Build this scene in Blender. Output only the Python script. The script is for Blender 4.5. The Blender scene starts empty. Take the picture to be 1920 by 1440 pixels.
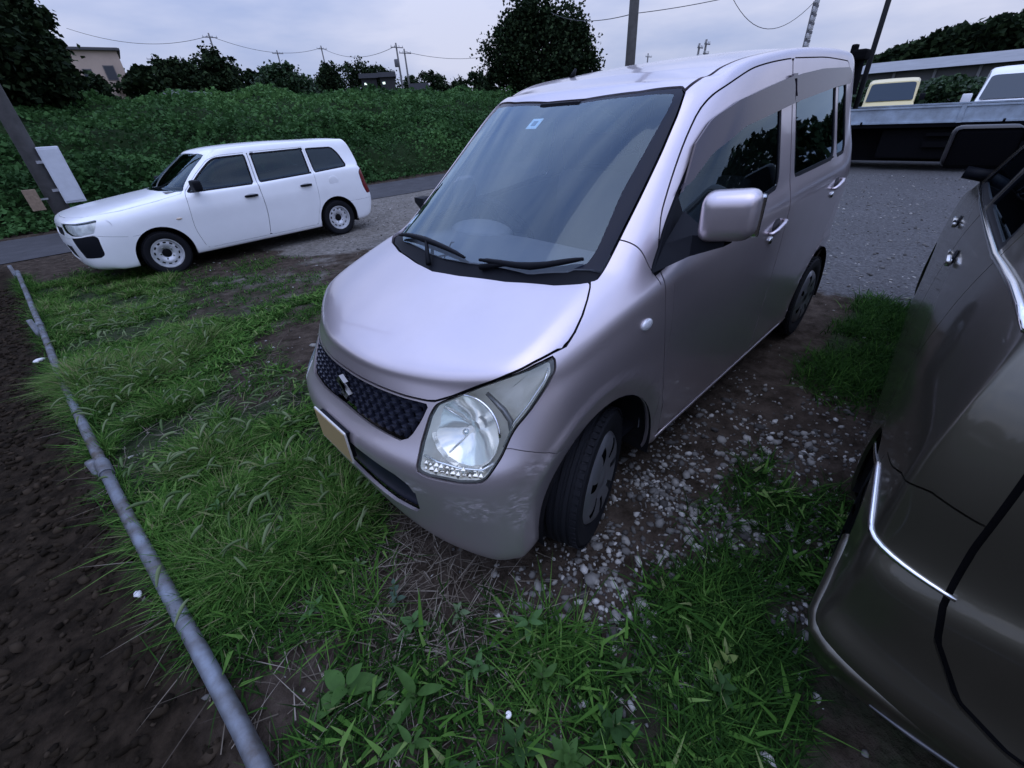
import bpy, bmesh, math, random
import numpy as np
from mathutils import Vector, Matrix, noise as mnoise
random.seed(7); RNG = np.random.default_rng(11)
scene = bpy.context.scene
COL = scene.collection

# ---------------------------------------------------------------- camera
CAM_LOC = Vector((0.3733, 1.3840, 1.4675))
CAM_YAW, CAM_PITCH, CAM_ROLL = -2.3142, -0.5567, -0.0640
def cam_axes():
    cy, sy = math.cos(CAM_YAW), math.sin(CAM_YAW); cp, sp = math.cos(CAM_PITCH), math.sin(CAM_PITCH)
    f = Vector((cy*cp, sy*cp, sp)); r = Vector((sy, -cy, 0)); u = r.cross(f)
    c, s = math.cos(CAM_ROLL), math.sin(CAM_ROLL)
    return c*r + s*u, -s*r + c*u, f
cr, cu, cf = cam_axes()
cam_data = bpy.data.cameras.new('camera'); cam = bpy.data.objects.new('camera', cam_data); COL.objects.link(cam)
cam.matrix_world = Matrix(((cr.x, cu.x, -cf.x, CAM_LOC.x), (cr.y, cu.y, -cf.y, CAM_LOC.y), (cr.z, cu.z, -cf.z, CAM_LOC.z), (0, 0, 0, 1)))
cam_data.sensor_width = 36.0; cam_data.lens = 36.0*806.97/1920.0
cam_data.clip_start = 0.02; cam_data.clip_end = 3000
scene.camera = cam

# ---------------------------------------------------------------- sky, sun, exposure
world = bpy.data.worlds.new('World'); scene.world = world; world.use_nodes = True
wn = world.node_tree; wn.nodes.clear()
def wnode(t, **k):
    n = wn.nodes.new(t)
    for a, b in k.items(): setattr(n, a, b)
    return n
wout = wnode('ShaderNodeOutputWorld'); wbg = wnode('ShaderNodeBackground')
SUN_EL, SUN_AZ = math.radians(72), math.radians(60)     # azimuth measured from +X towards +Y
sky = wnode('ShaderNodeTexSky', sky_type='NISHITA', sun_disc=False)
sky.sun_elevation = SUN_EL; sky.sun_rotation = math.radians(90) - SUN_AZ
sky.air_density = 1.0; sky.dust_density = 2.0; sky.ozone_density = 2.0
wco = wnode('ShaderNodeTexCoord')
# overcast cloud deck: soft streaks, flattened towards the horizon
wmap = wnode('ShaderNodeMapping'); wmap.inputs['Scale'].default_value = (1.6, 1.6, 6.0)
wnz = wnode('ShaderNodeTexNoise'); wnz.inputs['Scale'].default_value = 1.45; wnz.inputs['Detail'].default_value = 5; wnz.inputs['Roughness'].default_value = 0.52
wcr = wnode('ShaderNodeValToRGB')
wcr.color_ramp.elements[0].position = 0.34; wcr.color_ramp.elements[0].color = (3.7, 4.7, 7.9, 1)
wcr.color_ramp.elements[1].position = 0.64; wcr.color_ramp.elements[1].color = (7.6, 7.9, 10.1, 1)
wsep = wnode('ShaderNodeSeparateXYZ')
wgr = wnode('ShaderNodeMapRange', interpolation_type='SMOOTHSTEP'); wgr.inputs['From Min'].default_value = 0.05; wgr.inputs['From Max'].default_value = 0.95
wgr.inputs['To Min'].default_value = 0.0; wgr.inputs['To Max'].default_value = 1.0
wtint = wnode('ShaderNodeMix', data_type='RGBA'); wtint.inputs['A'].default_value = (1.0, 1.0, 1.0, 1); wtint.inputs['B'].default_value = (1.95, 2.2, 2.65, 1)
wmul = wnode('ShaderNodeVectorMath', operation='MULTIPLY')
wmix = wnode('ShaderNodeMix', data_type='RGBA'); wmix.inputs['Factor'].default_value = 0.86
wn.links.new(wco.outputs['Generated'], wmap.inputs['Vector']); wn.links.new(wmap.outputs['Vector'], wnz.inputs['Vector'])
wn.links.new(wnz.outputs['Fac'], wcr.inputs['Fac'])
wn.links.new(wco.outputs['Generated'], wsep.inputs['Vector']); wn.links.new(wsep.outputs['Z'], wgr.inputs['Value'])
wn.links.new(wcr.outputs['Color'], wmul.inputs[0]); wn.links.new(wgr.outputs['Result'], wtint.inputs['Factor']); wn.links.new(wtint.outputs['Result'], wmul.inputs[1])
wn.links.new(sky.outputs['Color'], wmix.inputs['A']); wn.links.new(wmul.outputs['Vector'], wmix.inputs['B'])
wn.links.new(wmix.outputs['Result'], wbg.inputs['Color']); wn.links.new(wbg.outputs['Background'], wout.inputs['Surface'])
wbg.inputs['Strength'].default_value = 0.10
sun_data = bpy.data.lights.new('sun', 'SUN'); sun = bpy.data.objects.new('sun', sun_data); COL.objects.link(sun)
sun_data.energy = 0.5; sun_data.angle = math.radians(60); sun_data.color = (1.0, 0.95, 0.93)
sdir = Vector((math.cos(SUN_EL)*math.cos(SUN_AZ), math.cos(SUN_EL)*math.sin(SUN_AZ), math.sin(SUN_EL)))
sun.rotation_euler = sdir.to_track_quat('Z', 'Y').to_euler()
vs = scene.view_settings; vs.view_transform = 'Standard'; vs.look = 'None'; vs.exposure = -0.10; vs.gamma = 1.0; vs.use_curve_mapping = False
scene.render.engine = 'CYCLES'
scene.cycles.use_denoising = True
scene.cycles.max_bounces = 8; scene.cycles.transparent_max_bounces = 12; scene.cycles.glossy_bounces = 4

# ================================================================ helpers
MATS = {}
def mat(name, col=(.5, .5, .5), rough=.6, metal=0., spec=.5, coat=0., coat_rough=.03, alpha=1., noise=None, bump=None, trans=0., emit=None, sheen=0.):
    """noise=(scale, amount 0-1, second colour or None); bump=(scale, strength, distance)"""
    if name in MATS: return MATS[name]
    m = bpy.data.materials.new(name); m.use_nodes = True; nt = m.node_tree; b = nt.nodes['Principled BSDF']
    b.inputs['Base Color'].default_value = (*col, 1); b.inputs['Roughness'].default_value = rough; b.inputs['Metallic'].default_value = metal
    b.inputs['Specular IOR Level'].default_value = spec; b.inputs['Coat Weight'].default_value = coat; b.inputs['Coat Roughness'].default_value = coat_rough
    b.inputs['Transmission Weight'].default_value = trans
    if alpha < 1: b.inputs['Alpha'].default_value = alpha
    if emit: b.inputs['Emission Color'].default_value = (*emit[:3], 1); b.inputs['Emission Strength'].default_value = emit[3]
    tc = None
    if noise or bump:
        tc = nt.nodes.new('ShaderNodeTexCoord')
    if noise:
        n = nt.nodes.new('ShaderNodeTexNoise'); n.inputs['Scale'].default_value = noise[0]; n.inputs['Detail'].default_value = 6; n.inputs['Roughness'].default_value = .62
        r = nt.nodes.new('ShaderNodeValToRGB'); c2 = noise[2] if len(noise) > 2 and noise[2] else tuple(c*(1-noise[1]) for c in col)
        r.color_ramp.elements[0].position = .33; r.color_ramp.elements[1].position = .67
        r.color_ramp.elements[0].color = (*c2, 1); r.color_ramp.elements[1].color = (*col, 1)
        nt.links.new(tc.outputs['Object'], n.inputs['Vector']); nt.links.new(n.outputs['Fac'], r.inputs['Fac']); nt.links.new(r.outputs['Color'], b.inputs['Base Color'])
    if bump:
        n = nt.nodes.new('ShaderNodeTexNoise'); n.inputs['Scale'].default_value = bump[0]; n.inputs['Detail'].default_value = 5
        bp = nt.nodes.new('ShaderNodeBump'); bp.inputs['Strength'].default_value = bump[1]; bp.inputs['Distance'].default_value = bump[2]
        nt.links.new(tc.outputs['Object'], n.inputs['Vector']); nt.links.new(n.outputs['Fac'], bp.inputs['Height']); nt.links.new(bp.outputs['Normal'], b.inputs['Normal'])
    MATS[name] = m
    return m

def glass_mat(name, tint=(.75, .8, .82), refl=1.0, film=0.):
    """thin pane: clear to see through, mirror by Fresnel, optional pale dust film"""
    if name in MATS: return MATS[name]
    m = bpy.data.materials.new(name); m.use_nodes = True; nt = m.node_tree; nt.nodes.clear()
    o = nt.nodes.new('ShaderNodeOutputMaterial'); t = nt.nodes.new('ShaderNodeBsdfTransparent'); t.inputs['Color'].default_value = (*tint, 1)
    g = nt.nodes.new('ShaderNodeBsdfGlossy'); g.inputs['Roughness'].default_value = .015; g.inputs['Color'].default_value = (.72, .90, 1, 1)
    fr = nt.nodes.new('ShaderNodeFresnel'); fr.inputs['IOR'].default_value = 1.52
    ml = nt.nodes.new('ShaderNodeMath'); ml.operation = 'MULTIPLY'; ml.use_clamp = True; ml.inputs[1].default_value = refl
    mx = nt.nodes.new('ShaderNodeMixShader')
    nt.links.new(fr.outputs['Fac'], ml.inputs[0]); nt.links.new(ml.outputs['Value'], mx.inputs['Fac'])
    src = t
    if film > 0:
        d = nt.nodes.new('ShaderNodeBsdfDiffuse'); d.inputs['Color'].default_value = (.55, .6, .68, 1)
        nz = nt.nodes.new('ShaderNodeTexNoise'); nz.inputs['Scale'].default_value = 5; nz.inputs['Detail'].default_value = 4
        tc = nt.nodes.new('ShaderNodeTexCoord'); nt.links.new(tc.outputs['Object'], nz.inputs['Vector'])
        mr = nt.nodes.new('ShaderNodeMapRange'); mr.inputs['To Min'].default_value = film*.7; mr.inputs['To Max'].default_value = film*1.3
        nt.links.new(nz.outputs['Fac'], mr.inputs['Value'])
        m2 = nt.nodes.new('ShaderNodeMixShader'); nt.links.new(mr.outputs['Result'], m2.inputs['Fac']); nt.links.new(t.outputs[0], m2.inputs[1]); nt.links.new(d.outputs[0], m2.inputs[2]); src = m2
    nt.links.new(src.outputs[0], mx.inputs[1]); nt.links.new(g.outputs[0], mx.inputs[2]); nt.links.new(mx.outputs[0], o.inputs['Surface'])
    MATS[name] = m
    return m

def link(name, mesh, material=None, parent=None, smooth=False):
    o = bpy.data.objects.new(name, mesh); COL.objects.link(o)
    if material is not None: mesh.materials.clear(); mesh.materials.append(material)
    if parent is not None: o.parent = parent
    if smooth:
        mesh.polygons.foreach_set('use_smooth', np.ones(len(mesh.polygons), dtype=bool))
    return o
def empty(name, loc=(0, 0, 0), rz=0., label=None, cat=None, group=None):
    o = bpy.data.objects.new(name, None); COL.objects.link(o); o.location = loc; o.rotation_euler = (0, 0, rz); o.empty_display_size = .1
    return tag(o, label, cat, group)
def tag(o, label=None, cat=None, group=None, kind=None):
    if label: o['label'] = label
    if cat: o['category'] = cat
    if group: o['group'] = group
    if kind: o['kind'] = kind
    return o
def pydata(name, V, Fc, material=None, parent=None, smooth=False):
    me = bpy.data.meshes.new(name); me.from_pydata([tuple(map(float, v)) for v in V], [], Fc); me.update()
    return link(name, me, material, parent, smooth)
def bm_obj(name, bm, material=None, parent=None, smooth=False, auto=None):
    me = bpy.data.meshes.new(name); bm.normal_update(); bm.to_mesh(me); bm.free()
    o = link(name, me, material, parent, smooth or auto is not None)
    if auto is not None: me.set_sharp_from_angle(angle=math.radians(auto))
    return o
def fast_mesh(name, V, Fn, nper, material=None, parent=None, smooth=False):
    """big regular meshes: V (N,3), Fn (M,nper) ints"""
    me = bpy.data.meshes.new(name); V = np.ascontiguousarray(V, dtype=np.float32); Fn = np.ascontiguousarray(Fn, dtype=np.int32)
    me.vertices.add(len(V)); me.vertices.foreach_set('co', V.ravel())
    me.loops.add(Fn.size); me.loops.foreach_set('vertex_index', Fn.ravel())
    me.polygons.add(len(Fn)); me.polygons.foreach_set('loop_start', np.arange(0, Fn.size, nper, dtype=np.int32))
    me.update(calc_edges=True); me.validate()
    return link(name, me, material, parent, smooth)
def add_box(bm, c, size, rot=None, bevel=0., seg=2):
    m = Matrix.Translation(c) @ (rot.to_4x4() if rot else Matrix.Identity(4)) @ Matrix.Diagonal((*size, 1))
    r = bmesh.ops.create_cube(bm, size=1, matrix=m)
    if bevel > 0:
        es = list({e for v in r['verts'] for e in v.link_edges}); bmesh.ops.bevel(bm, geom=es, offset=bevel, segments=seg, affect='EDGES', profile=.6)
def add_tube(bm, pts, rad, seg=10, cap=True):
    """sweep a circle along pts; rad scalar or list"""
    pts = [Vector(p) for p in pts]; n = len(pts); rad = [rad]*n if not hasattr(rad, '__len__') else rad
    up = Vector((0, 0, 1)); rings = []
    t0 = (pts[1]-pts[0]).normalized(); a = t0.orthogonal().normalized()
    for i, p in enumerate(pts):
        t = (pts[min(i+1, n-1)] - pts[max(i-1, 0)]).normalized(); a = (a - t*a.dot(t)).normalized(); b = t.cross(a)
        rings.append([bm.verts.new(p + (a*math.cos(2*math.pi*k/seg) + b*math.sin(2*math.pi*k/seg))*rad[i]) for k in range(seg)])
    for i in range(n-1):
        for k in range(seg):
            bm.faces.new((rings[i][k], rings[i][(k+1) % seg], rings[i+1][(k+1) % seg], rings[i+1][k]))
    if cap: bm.faces.new(rings[0][::-1]); bm.faces.new(rings[-1])
def add_lathe(bm, prof, seg=48, axis='Y', cap=False):
    """prof: list of (radius, offset along axis)"""
    rings = []
    for r, h in prof:
        ring = []
        for k in range(seg):
            a = 2*math.pi*k/seg; c, s = r*math.cos(a), r*math.sin(a)
            ring.append(bm.verts.new({'Y': (c, h, s), 'Z': (c, s, h), 'X': (h, c, s)}[axis]))
        rings.append(ring)
    for i in range(len(rings)-1):
        for k in range(seg): bm.faces.new((rings[i][k], rings[i][(k+1) % seg], rings[i+1][(k+1) % seg], rings[i+1][k]))
    if cap: bm.faces.new(rings[0][::-1]); bm.faces.new(rings[-1])
def loft(bm, rows, close_u=False, flip=False):
    """rows of points -> quad sheet"""
    vv = [[bm.verts.new(p) for p in row] for row in rows]
    for i in range(len(vv)-1):
        m = len(vv[i]); rng = range(m if close_u else m-1)
        for k in rng:
            f = (vv[i][k], vv[i][(k+1) % m], vv[i+1][(k+1) % m], vv[i+1][k])
            bm.faces.new(f[::-1] if flip else f)
    return vv
def spline(pts, n=8, closed=True):
    P = np.array(pts, float); N = len(P); out = []
    rng = range(N if closed else N-1)
    for i in rng:
        p0, p1, p2, p3 = (P[(i-1) % N], P[i], P[(i+1) % N], P[(i+2) % N]) if closed else (P[max(i-1, 0)], P[i], P[i+1], P[min(i+2, N-1)])
        for k in range(n):
            t = k/n; out.append(.5*((2*p1)+(-p0+p2)*t+(2*p0-5*p1+4*p2-p3)*t*t+(-p0+3*p1-3*p2+p3)*t**3))
    if not closed: out.append(P[-1])
    return np.array(out)
def roundpoly(pts, r, n=5):
    """polygon with rounded corners; r scalar or list"""
    P = np.array(pts, float); N = len(P); R = [r]*N if not hasattr(r, '__len__') else r; out = []
    for i in range(N):
        a, p, b = P[i-1], P[i], P[(i+1) % N]; da, db = a-p, b-p; la, lb = np.linalg.norm(da), np.linalg.norm(db)
        d = min(R[i], .48*la, .48*lb)
        if d <= 1e-6: out.append(p); continue
        q0, q1 = p+da/la*d, p+db/lb*d
        for k in range(n+1):
            t = k/n; out.append((1-t)**2*q0+2*t*(1-t)*p+t*t*q1)
    return np.array(out)
def sd_poly(Q, poly):
    """signed distance (negative inside) of points Q (N,2) to polygon"""
    P = np.asarray(poly, float); lo, hi = P.min(0)-.15, P.max(0)+.15
    near = ((Q > lo) & (Q < hi)).all(1)
    if not near.all():
        out = np.full(len(Q), .5)
        if near.any(): out[near] = sd_poly(Q[near], P)
        return out
    A = P; B = np.roll(P, -1, 0); d = np.full(len(Q), 1e9); ins = np.zeros(len(Q), bool)
    for a, b in zip(A, B):
        e = b-a; w = Q-a; t = np.clip((w@e)/max(e@e, 1e-12), 0, 1); dd = w-t[:, None]*e; d = np.minimum(d, (dd*dd).sum(1))
        c = (a[1] <= Q[:, 1]) != (b[1] <= Q[:, 1])
        if abs(b[1]-a[1]) > 1e-12:
            ins ^= c & (Q[:, 0] < (b[0]-a[0])*(Q[:, 1]-a[1])/(b[1]-a[1])+a[0])
    d = np.sqrt(d); return np.where(ins, -d, d)
CAMV = np.array(CAM_LOC); CR, CU, CF = np.array(cr), np.array(cu), np.array(cf)

# ---------------------------------------------------------------- smooth car shells, cut into panels
def shell_from_rings(rings, roof, nf, ns, level=3, iters=4):
    """rings: list of lists of (s,y,z) for the half body (front centre -> corner -> side -> rear centre); roof: (rows, nf-1) inner points.
    returns (verts, faces, normals) of the full smooth surface passing through the points; x = -s"""
    V = []; idx = {}
    def add(p, mirror):
        q = (-p[0], -p[1] if mirror else p[1], p[2])
        V.append(q); return len(V)-1
    K = len(rings); J = len(rings[0]); Fq = []
    G = {}
    for side in (0, 1):
        for k in range(K):
            for j in range(J):
                p = rings[k][j]
                if abs(p[1]) < 1e-6:
                    if side == 1: G[1, k, j] = G[0, k, j]; continue
                G[side, k, j] = add(p, side == 1)
        for m in range(1, ns+1):
            for i in range(nf-1):
                p = roof[m-1][i]
                if abs(p[1]) < 1e-6 and side == 1: G[1, 'r', m, i] = G[0, 'r', m, i]; continue
                G[side, 'r', m, i] = add(p, side == 1)
    for side in (0, 1):
        def f(*q): Fq.append(tuple(q) if side == 0 else tuple(q[::-1]))
        for k in range(K-1):
            for j in range(J-1): f(G[side, k, j], G[side, k, j+1], G[side, k+1, j+1], G[side, k+1, j])
        def rv(m, i):
            if m == 0: return G[side, K-1, i]
            if m == ns+1: return G[side, K-1, J-1-i]
            if i == nf-1: return G[side, K-1, nf-1+m]
            return G[side, 'r', m, i]
        for m in range(ns+1):
            for i in range(nf-1): f(rv(m, i), rv(m, i+1), rv(m+1, i+1), rv(m+1, i))
    T = np.array(V, float); X = T.copy()
    me = bpy.data.meshes.new('tmp'); me.from_pydata([tuple(v) for v in T], [], Fq); me.update()
    ob = bpy.data.objects.new('tmp', me); COL.objects.link(ob)
    md = ob.modifiers.new('s', 'SUBSURF'); md.subdivision_type = 'CATMULL_CLARK'; md.boundary_smooth = 'PRESERVE_CORNERS'
    def ev(lv):
        md.levels = lv; md.render_levels = lv
        me.vertices.foreach_set('co', X.astype(np.float32).ravel()); me.update(); ob.update_tag()
        dg = bpy.context.evaluated_depsgraph_get(); dg.update()
        e = ob.evaluated_get(dg); m2 = e.to_mesh()
        co = np.empty(len(m2.vertices)*3, np.float32); m2.vertices.foreach_get('co', co); co = co.reshape(-1, 3).astype(float)
        fs = [tuple(p.vertices) for p in m2.polygons]
        nr = np.empty(len(m2.vertices)*3, np.float32); m2.vertices.foreach_get('normal', nr)
        e.to_mesh_clear(); return co, fs, nr.reshape(-1, 3).astype(float)
    for it in range(iters):
        co, fs, nr = ev(2); X += .85*(T-co[:len(T)])
    co, fs, nr = ev(level)
    bpy.data.objects.remove(ob); bpy.data.meshes.remove(me)
    return co, fs, nr

class Shell:
    """a smooth surface that is cut along curves; every face carries a region name"""
    def __init__(self, co, fs, nr, region='body'):
        bm = self.bm = bmesh.new(); self.nl = bm.verts.layers.float_vector.new('n'); self.rl = bm.faces.layers.int.new('r')
        self.names = [region]
        vs_ = [bm.verts.new(c) for c in co]
        for v, n in zip(vs_, nr): v[self.nl] = n
        for f in fs:
            try: bm.faces.new([vs_[i] for i in f])
            except ValueError: pass
        bm.normal_update()
    def coords(self):
        self.bm.verts.ensure_lookup_table()
        return np.array([v.co[:] for v in self.bm.verts])
    def cut(self, fn, only=None):
        bm = self.bm; P = self.coords(); bm.verts.index_update()
        val = fn(P); val = np.where(np.abs(val) < 1e-5, 1e-5, val)
        mask = None
        if only is not None: ids = [self.names.index(n) for n in only if n in self.names]
        ok = lambda f: only is None or f[self.rl] in ids
        ed = [e for e in bm.edges if val[e.verts[0].index]*val[e.verts[1].index] < 0 and any(ok(f) for f in e.link_faces)]
        newv = set(); fset = set()
        for e in ed:
            a, b = e.verts; va, vb = val[a.index], val[b.index]; t = va/(va-vb)
            na, nb = Vector(a[self.nl]), Vector(b[self.nl])
            fset.update(e.link_faces)
            _, nv = bmesh.utils.edge_split(e, a, t); nv[self.nl] = (na*(1-t)+nb*t).normalized(); newv.add(nv)
        for f in list(fset):
            z = [v for v in f.verts if v in newv]
            if len(z) == 2:
                try: bmesh.utils.face_split(f, z[0], z[1])
                except ValueError: pass
            elif len(z) == 4:
                vs_ = list(f.verts); k = [i for i, v in enumerate(vs_) if v in newv]
                try:
                    g, _ = bmesh.utils.face_split(f, vs_[k[0]], vs_[k[1]])
                    for h in (f, g):
                        zz = [v for v in h.verts if v in (vs_[k[2]], vs_[k[3]])]
                        if len(zz) == 2: bmesh.utils.face_split(h, zz[0], zz[1]); break
                except ValueError: pass
    def fvals(self, fn):
        C_ = np.array([f.calc_center_median()[:] for f in self.bm.faces]); return fn(C_)
    def region(self, name, fn, gap=.002, only=None, keep_gap=None):
        """faces with fn<-gap become `name`; the strip |fn|<gap is removed (or named keep_gap)"""
        if gap > 0: self.cut(lambda P: fn(P)-gap, only); self.cut(lambda P: fn(P)+gap, only)
        else: self.cut(fn, only)
        if name not in self.names: self.names.append(name)
        if keep_gap and keep_gap not in self.names: self.names.append(keep_gap)
        ids = None if only is None else [self.names.index(n) for n in only if n in self.names]
        v = self.fvals(fn); dele = []
        for f, x in zip(list(self.bm.faces), v):
            if ids is not None and f[self.rl] not in ids: continue
            if x < -gap: f[self.rl] = self.names.index(name)
            elif x < gap:
                if keep_gap: f[self.rl] = self.names.index(keep_gap)
                else: dele.append(f)
        if dele: bmesh.ops.delete(self.bm, geom=dele, context='FACES')
    def remove(self, fn, only=None):
        self.cut(fn, only); v = self.fvals(fn); ids = None if only is None else [self.names.index(n) for n in only]
        d = [f for f, x in zip(list(self.bm.faces), v) if x < 0 and (ids is None or f[self.rl] in ids)]
        bmesh.ops.delete(self.bm, geom=d, context='FACES')
    def extract(self, region, name, material, parent, offset=0., depth=.012, sel=None):
        """faces of a region as one mesh object with the shell's own normals; rim folded inwards by depth"""
        if region not in self.names: return None
        rid = self.names.index(region)
        fs = [f for f in self.bm.faces if f[self.rl] == rid and (sel is None or sel(f.calc_center_median()))]
        if not fs: return None
        vid = {}; V = []; N = []; F = []
        cnt = {}
        for f in fs:
            q = []
            for v in f.verts:
                if v not in vid: vid[v] = len(V); n = Vector(v[self.nl]); V.append(v.co + n*offset); N.append(n)
                q.append(vid[v])
            F.append(q)
            for i in range(len(q)):
                e = (q[i], q[(i+1) % len(q)]); cnt[e] = cnt.get(e, 0)+1
        if depth > 0:
            rim = [e for e in cnt if (e[1], e[0]) not in cnt]
            lo = {}; hi = {}
            for a, b in rim:
                ed = (V[b]-V[a]); out = ed.cross(N[a]+N[b])
                if out.length > 0: out.normalize()
                for x in (a, b):
                    if x not in lo:
                        hi[x] = len(V); V.append(V[x].copy()); N.append(out)
                        lo[x] = len(V); V.append(V[x]-N[x]*depth); N.append(out)
                F.append([b, a, lo[a], lo[b]]) if False else F.append([hi[a], lo[a], lo[b], hi[b]])
        me = bpy.data.meshes.new(name); me.from_pydata([v[:] for v in V], [], F); me.update()
        o = link(name, me, material, parent, True)
        me.normals_split_custom_set_from_vertices([n[:] for n in N])
        return o
    def free(self): self.bm.free()

# ================================================================ the lavender kei car: smooth body
def kei_rings():
    S_lo = [.36, .58, .92, 1.32, 1.76, 2.25, 2.76, 3.14]
    def side(ss, ys, zs): return [(s, y, z) for s, y, z in zip(ss, ys, zs)]
    R = []
    # bottom edge
    R.append([(.075, 0, .235), (.08, .2, .215), (.105, .40, .192), (.155, .55, .182), (.225, .662, .178)] + side(S_lo, [.694]*8, [.19]*8)
             + [(3.33, .655, .22), (3.365, .55, .22), (3.38, .4, .22), (3.385, .2, .22), (3.385, 0, .22)])
    R.append([(.045, 0, .285), (.05, .2, .268), (.08, .40, .246), (.135, .56, .235), (.212, .682, .23)] + side(S_lo, [.718, .722, .722, .722, .722, .722, .722, .718], [.235]*8)
             + [(3.345, .675, .27), (3.375, .56, .27), (3.39, .4, .27), (3.395, .2, .27), (3.395, 0, .27)])
    R.append([(.022, 0, .38), (.028, .2, .38), (.068, .41, .38), (.128, .56, .375), (.215, .675, .37)] + side(S_lo, [.722, .728, .728, .728, .728, .728, .728, .722], [.37]*8)
             + [(3.345, .68, .40), (3.38, .56, .40), (3.395, .4, .40), (3.397, .2, .40), (3.397, 0, .40)])
    R.append([(.016, 0, .53), (.022, .2, .53), (.068, .41, .53), (.130, .545, .53), (.215, .65, .53)] + side(S_lo, [.722, .733, .733, .733, .733, .733, .733, .725], [.53]*8)
             + [(3.345, .68, .55), (3.375, .56, .55), (3.385, .4, .55), (3.388, .2, .55), (3.388, 0, .55)])
    R.append([(.058, 0, .60), (.066, .2, .60), (.112, .41, .605), (.185, .55, .61), (.27, .65, .61)] + side([.38]+S_lo[1:], [.719, .734, .736, .736, .736, .736, .735, .727], [.62, .65, .66, .66, .66, .66, .66, .66])
             + [(3.345, .68, .66), (3.37, .56, .66), (3.378, .4, .66), (3.38, .2, .66), (3.38, 0, .66)])
    R.append([(.104, 0, .735), (.118, .2, .735), (.188, .42, .738), (.272, .56, .742), (.345, .645, .745)] + side([.43, .62]+S_lo[2:], [.705, .726, .736, .737, .737, .737, .736, .728], [.745, .77, .79, .80, .80, .81, .82, .82])
             + [(3.345, .68, .82), (3.368, .56, .82), (3.375, .4, .82), (3.376, .2, .82), (3.376, 0, .82)])
    R.append([(.126, 0, .79), (.143, .2, .79), (.218, .42, .797), (.298, .56, .812), (.372, .648, .822)] + side([.49, .67, .96]+S_lo[3:], [.695, .713, .728, .735, .735, .735, .735, .727], [.81, .845, .885, .91, .93, .95, .97, .98])
             + [(3.345, .68, .98), (3.365, .56, .98), (3.37, .4, .98), (3.372, .2, .98), (3.372, 0, .98)])
    R.append([(.195, 0, .850), (.213, .2, .852), (.285, .41, .862), (.362, .55, .876), (.440, .632, .888)] + side([.56, .75, 1.0]+S_lo[3:], [.684, .702, .720, .727, .730, .730, .730, .722], [.878, .915, .955, .985, 1.02, 1.045, 1.07, 1.08])
             + [(3.345, .675, 1.08), (3.362, .56, 1.08), (3.367, .4, 1.08), (3.368, .2, 1.08), (3.368, 0, 1.08)])
    R.append([(.50, 0, .972), (.515, .2, .972), (.57, .41, .978), (.64, .54, .985), (.71, .603, .998)] + side([.79, .92, 1.10]+S_lo[3:], [.648, .676, .698, .705, .707, .708, .708, .70], [.992, 1.0, 1.02, 1.055, 1.095, 1.125, 1.15, 1.16])
             + [(3.34, .665, 1.16), (3.357, .56, 1.16), (3.362, .4, 1.16), (3.362, .2, 1.16), (3.362, 0, 1.16)])
    R.append([(.60, 0, 1.030), (.615, .2, 1.030), (.675, .40, 1.035), (.755, .52, 1.045), (.815, .575, 1.055)] + side([.90, 1.01, 1.18, 1.38]+S_lo[4:], [.622, .652, .674, .685, .690, .691, .691, .683], [1.07, 1.09, 1.105, 1.13, 1.165, 1.19, 1.21, 1.22])
             + [(3.33, .65, 1.22), (3.35, .55, 1.22), (3.355, .4, 1.22), (3.356, .2, 1.22), (3.356, 0, 1.22)])
    R.append([(.945, 0, 1.268), (.955, .2, 1.268), (.99, .37, 1.27), (1.045, .478, 1.27), (1.09, .545, 1.275)] + side([1.165, 1.25, 1.36, 1.5, 1.80, 2.27, 2.77, 3.12], [.590, .612, .632, .645, .652, .654, .652, .642], [1.28, 1.29, 1.30, 1.315, 1.335, 1.35, 1.36, 1.36])
             + [(3.30, .61, 1.36), (3.325, .52, 1.36), (3.33, .4, 1.36), (3.332, .2, 1.36), (3.332, 0, 1.36)])
    R.append([(1.295, 0, 1.503), (1.30, .2, 1.503), (1.318, .36, 1.503), (1.345, .455, 1.503), (1.375, .515, 1.505)] + side([1.43, 1.49, 1.57, 1.68, 1.90, 2.30, 2.77, 3.10], [.556, .578, .592, .600, .606, .608, .606, .598], [1.497, 1.499, 1.503, 1.510, 1.524, 1.540, 1.545, 1.542])
             + [(3.28, .580, 1.535), (3.305, .50, 1.535), (3.312, .4, 1.535), (3.314, .2, 1.535), (3.314, 0, 1.535)])
    R.append([(1.41, 0, 1.553), (1.415, .2, 1.553), (1.43, .36, 1.551), (1.455, .45, 1.548), (1.485, .505, 1.548)] + side([1.53, 1.58, 1.65, 1.75, 1.95, 2.32, 2.77, 3.08], [.537, .552, .560, .567, .573, .576, .576, .570], [1.553, 1.567, 1.583, 1.600, 1.622, 1.648, 1.660, 1.658])
             + [(3.255, .552, 1.645), (3.28, .48, 1.647), (3.287, .38, 1.648), (3.29, .2, 1.648), (3.29, 0, 1.648)])
    roof = []
    for m, (s, yo, z) in enumerate(zip([1.535, 1.58, 1.65, 1.75, 1.95, 2.32, 2.77, 3.08], [.537, .552, .560, .567, .573, .576, .576, .570], [1.553, 1.567, 1.583, 1.600, 1.622, 1.648, 1.660, 1.658])):
        zc = np.interp(s, [1.4, 1.58, 1.77, 2.0, 2.32, 2.77, 3.1], [1.553, 1.594, 1.626, 1.652, 1.683, 1.697, 1.690])
        roof.append([(s, yo*fr, zc-(zc-z)*g) for fr, g in ((0, 0), (.35, .08), (.67, .30), (.9, .66))])
    return R, roof
ARCH_F, ARCH_R, ARCH_RAD, WHEEL_R = .670, 3.075, .333, .275
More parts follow.
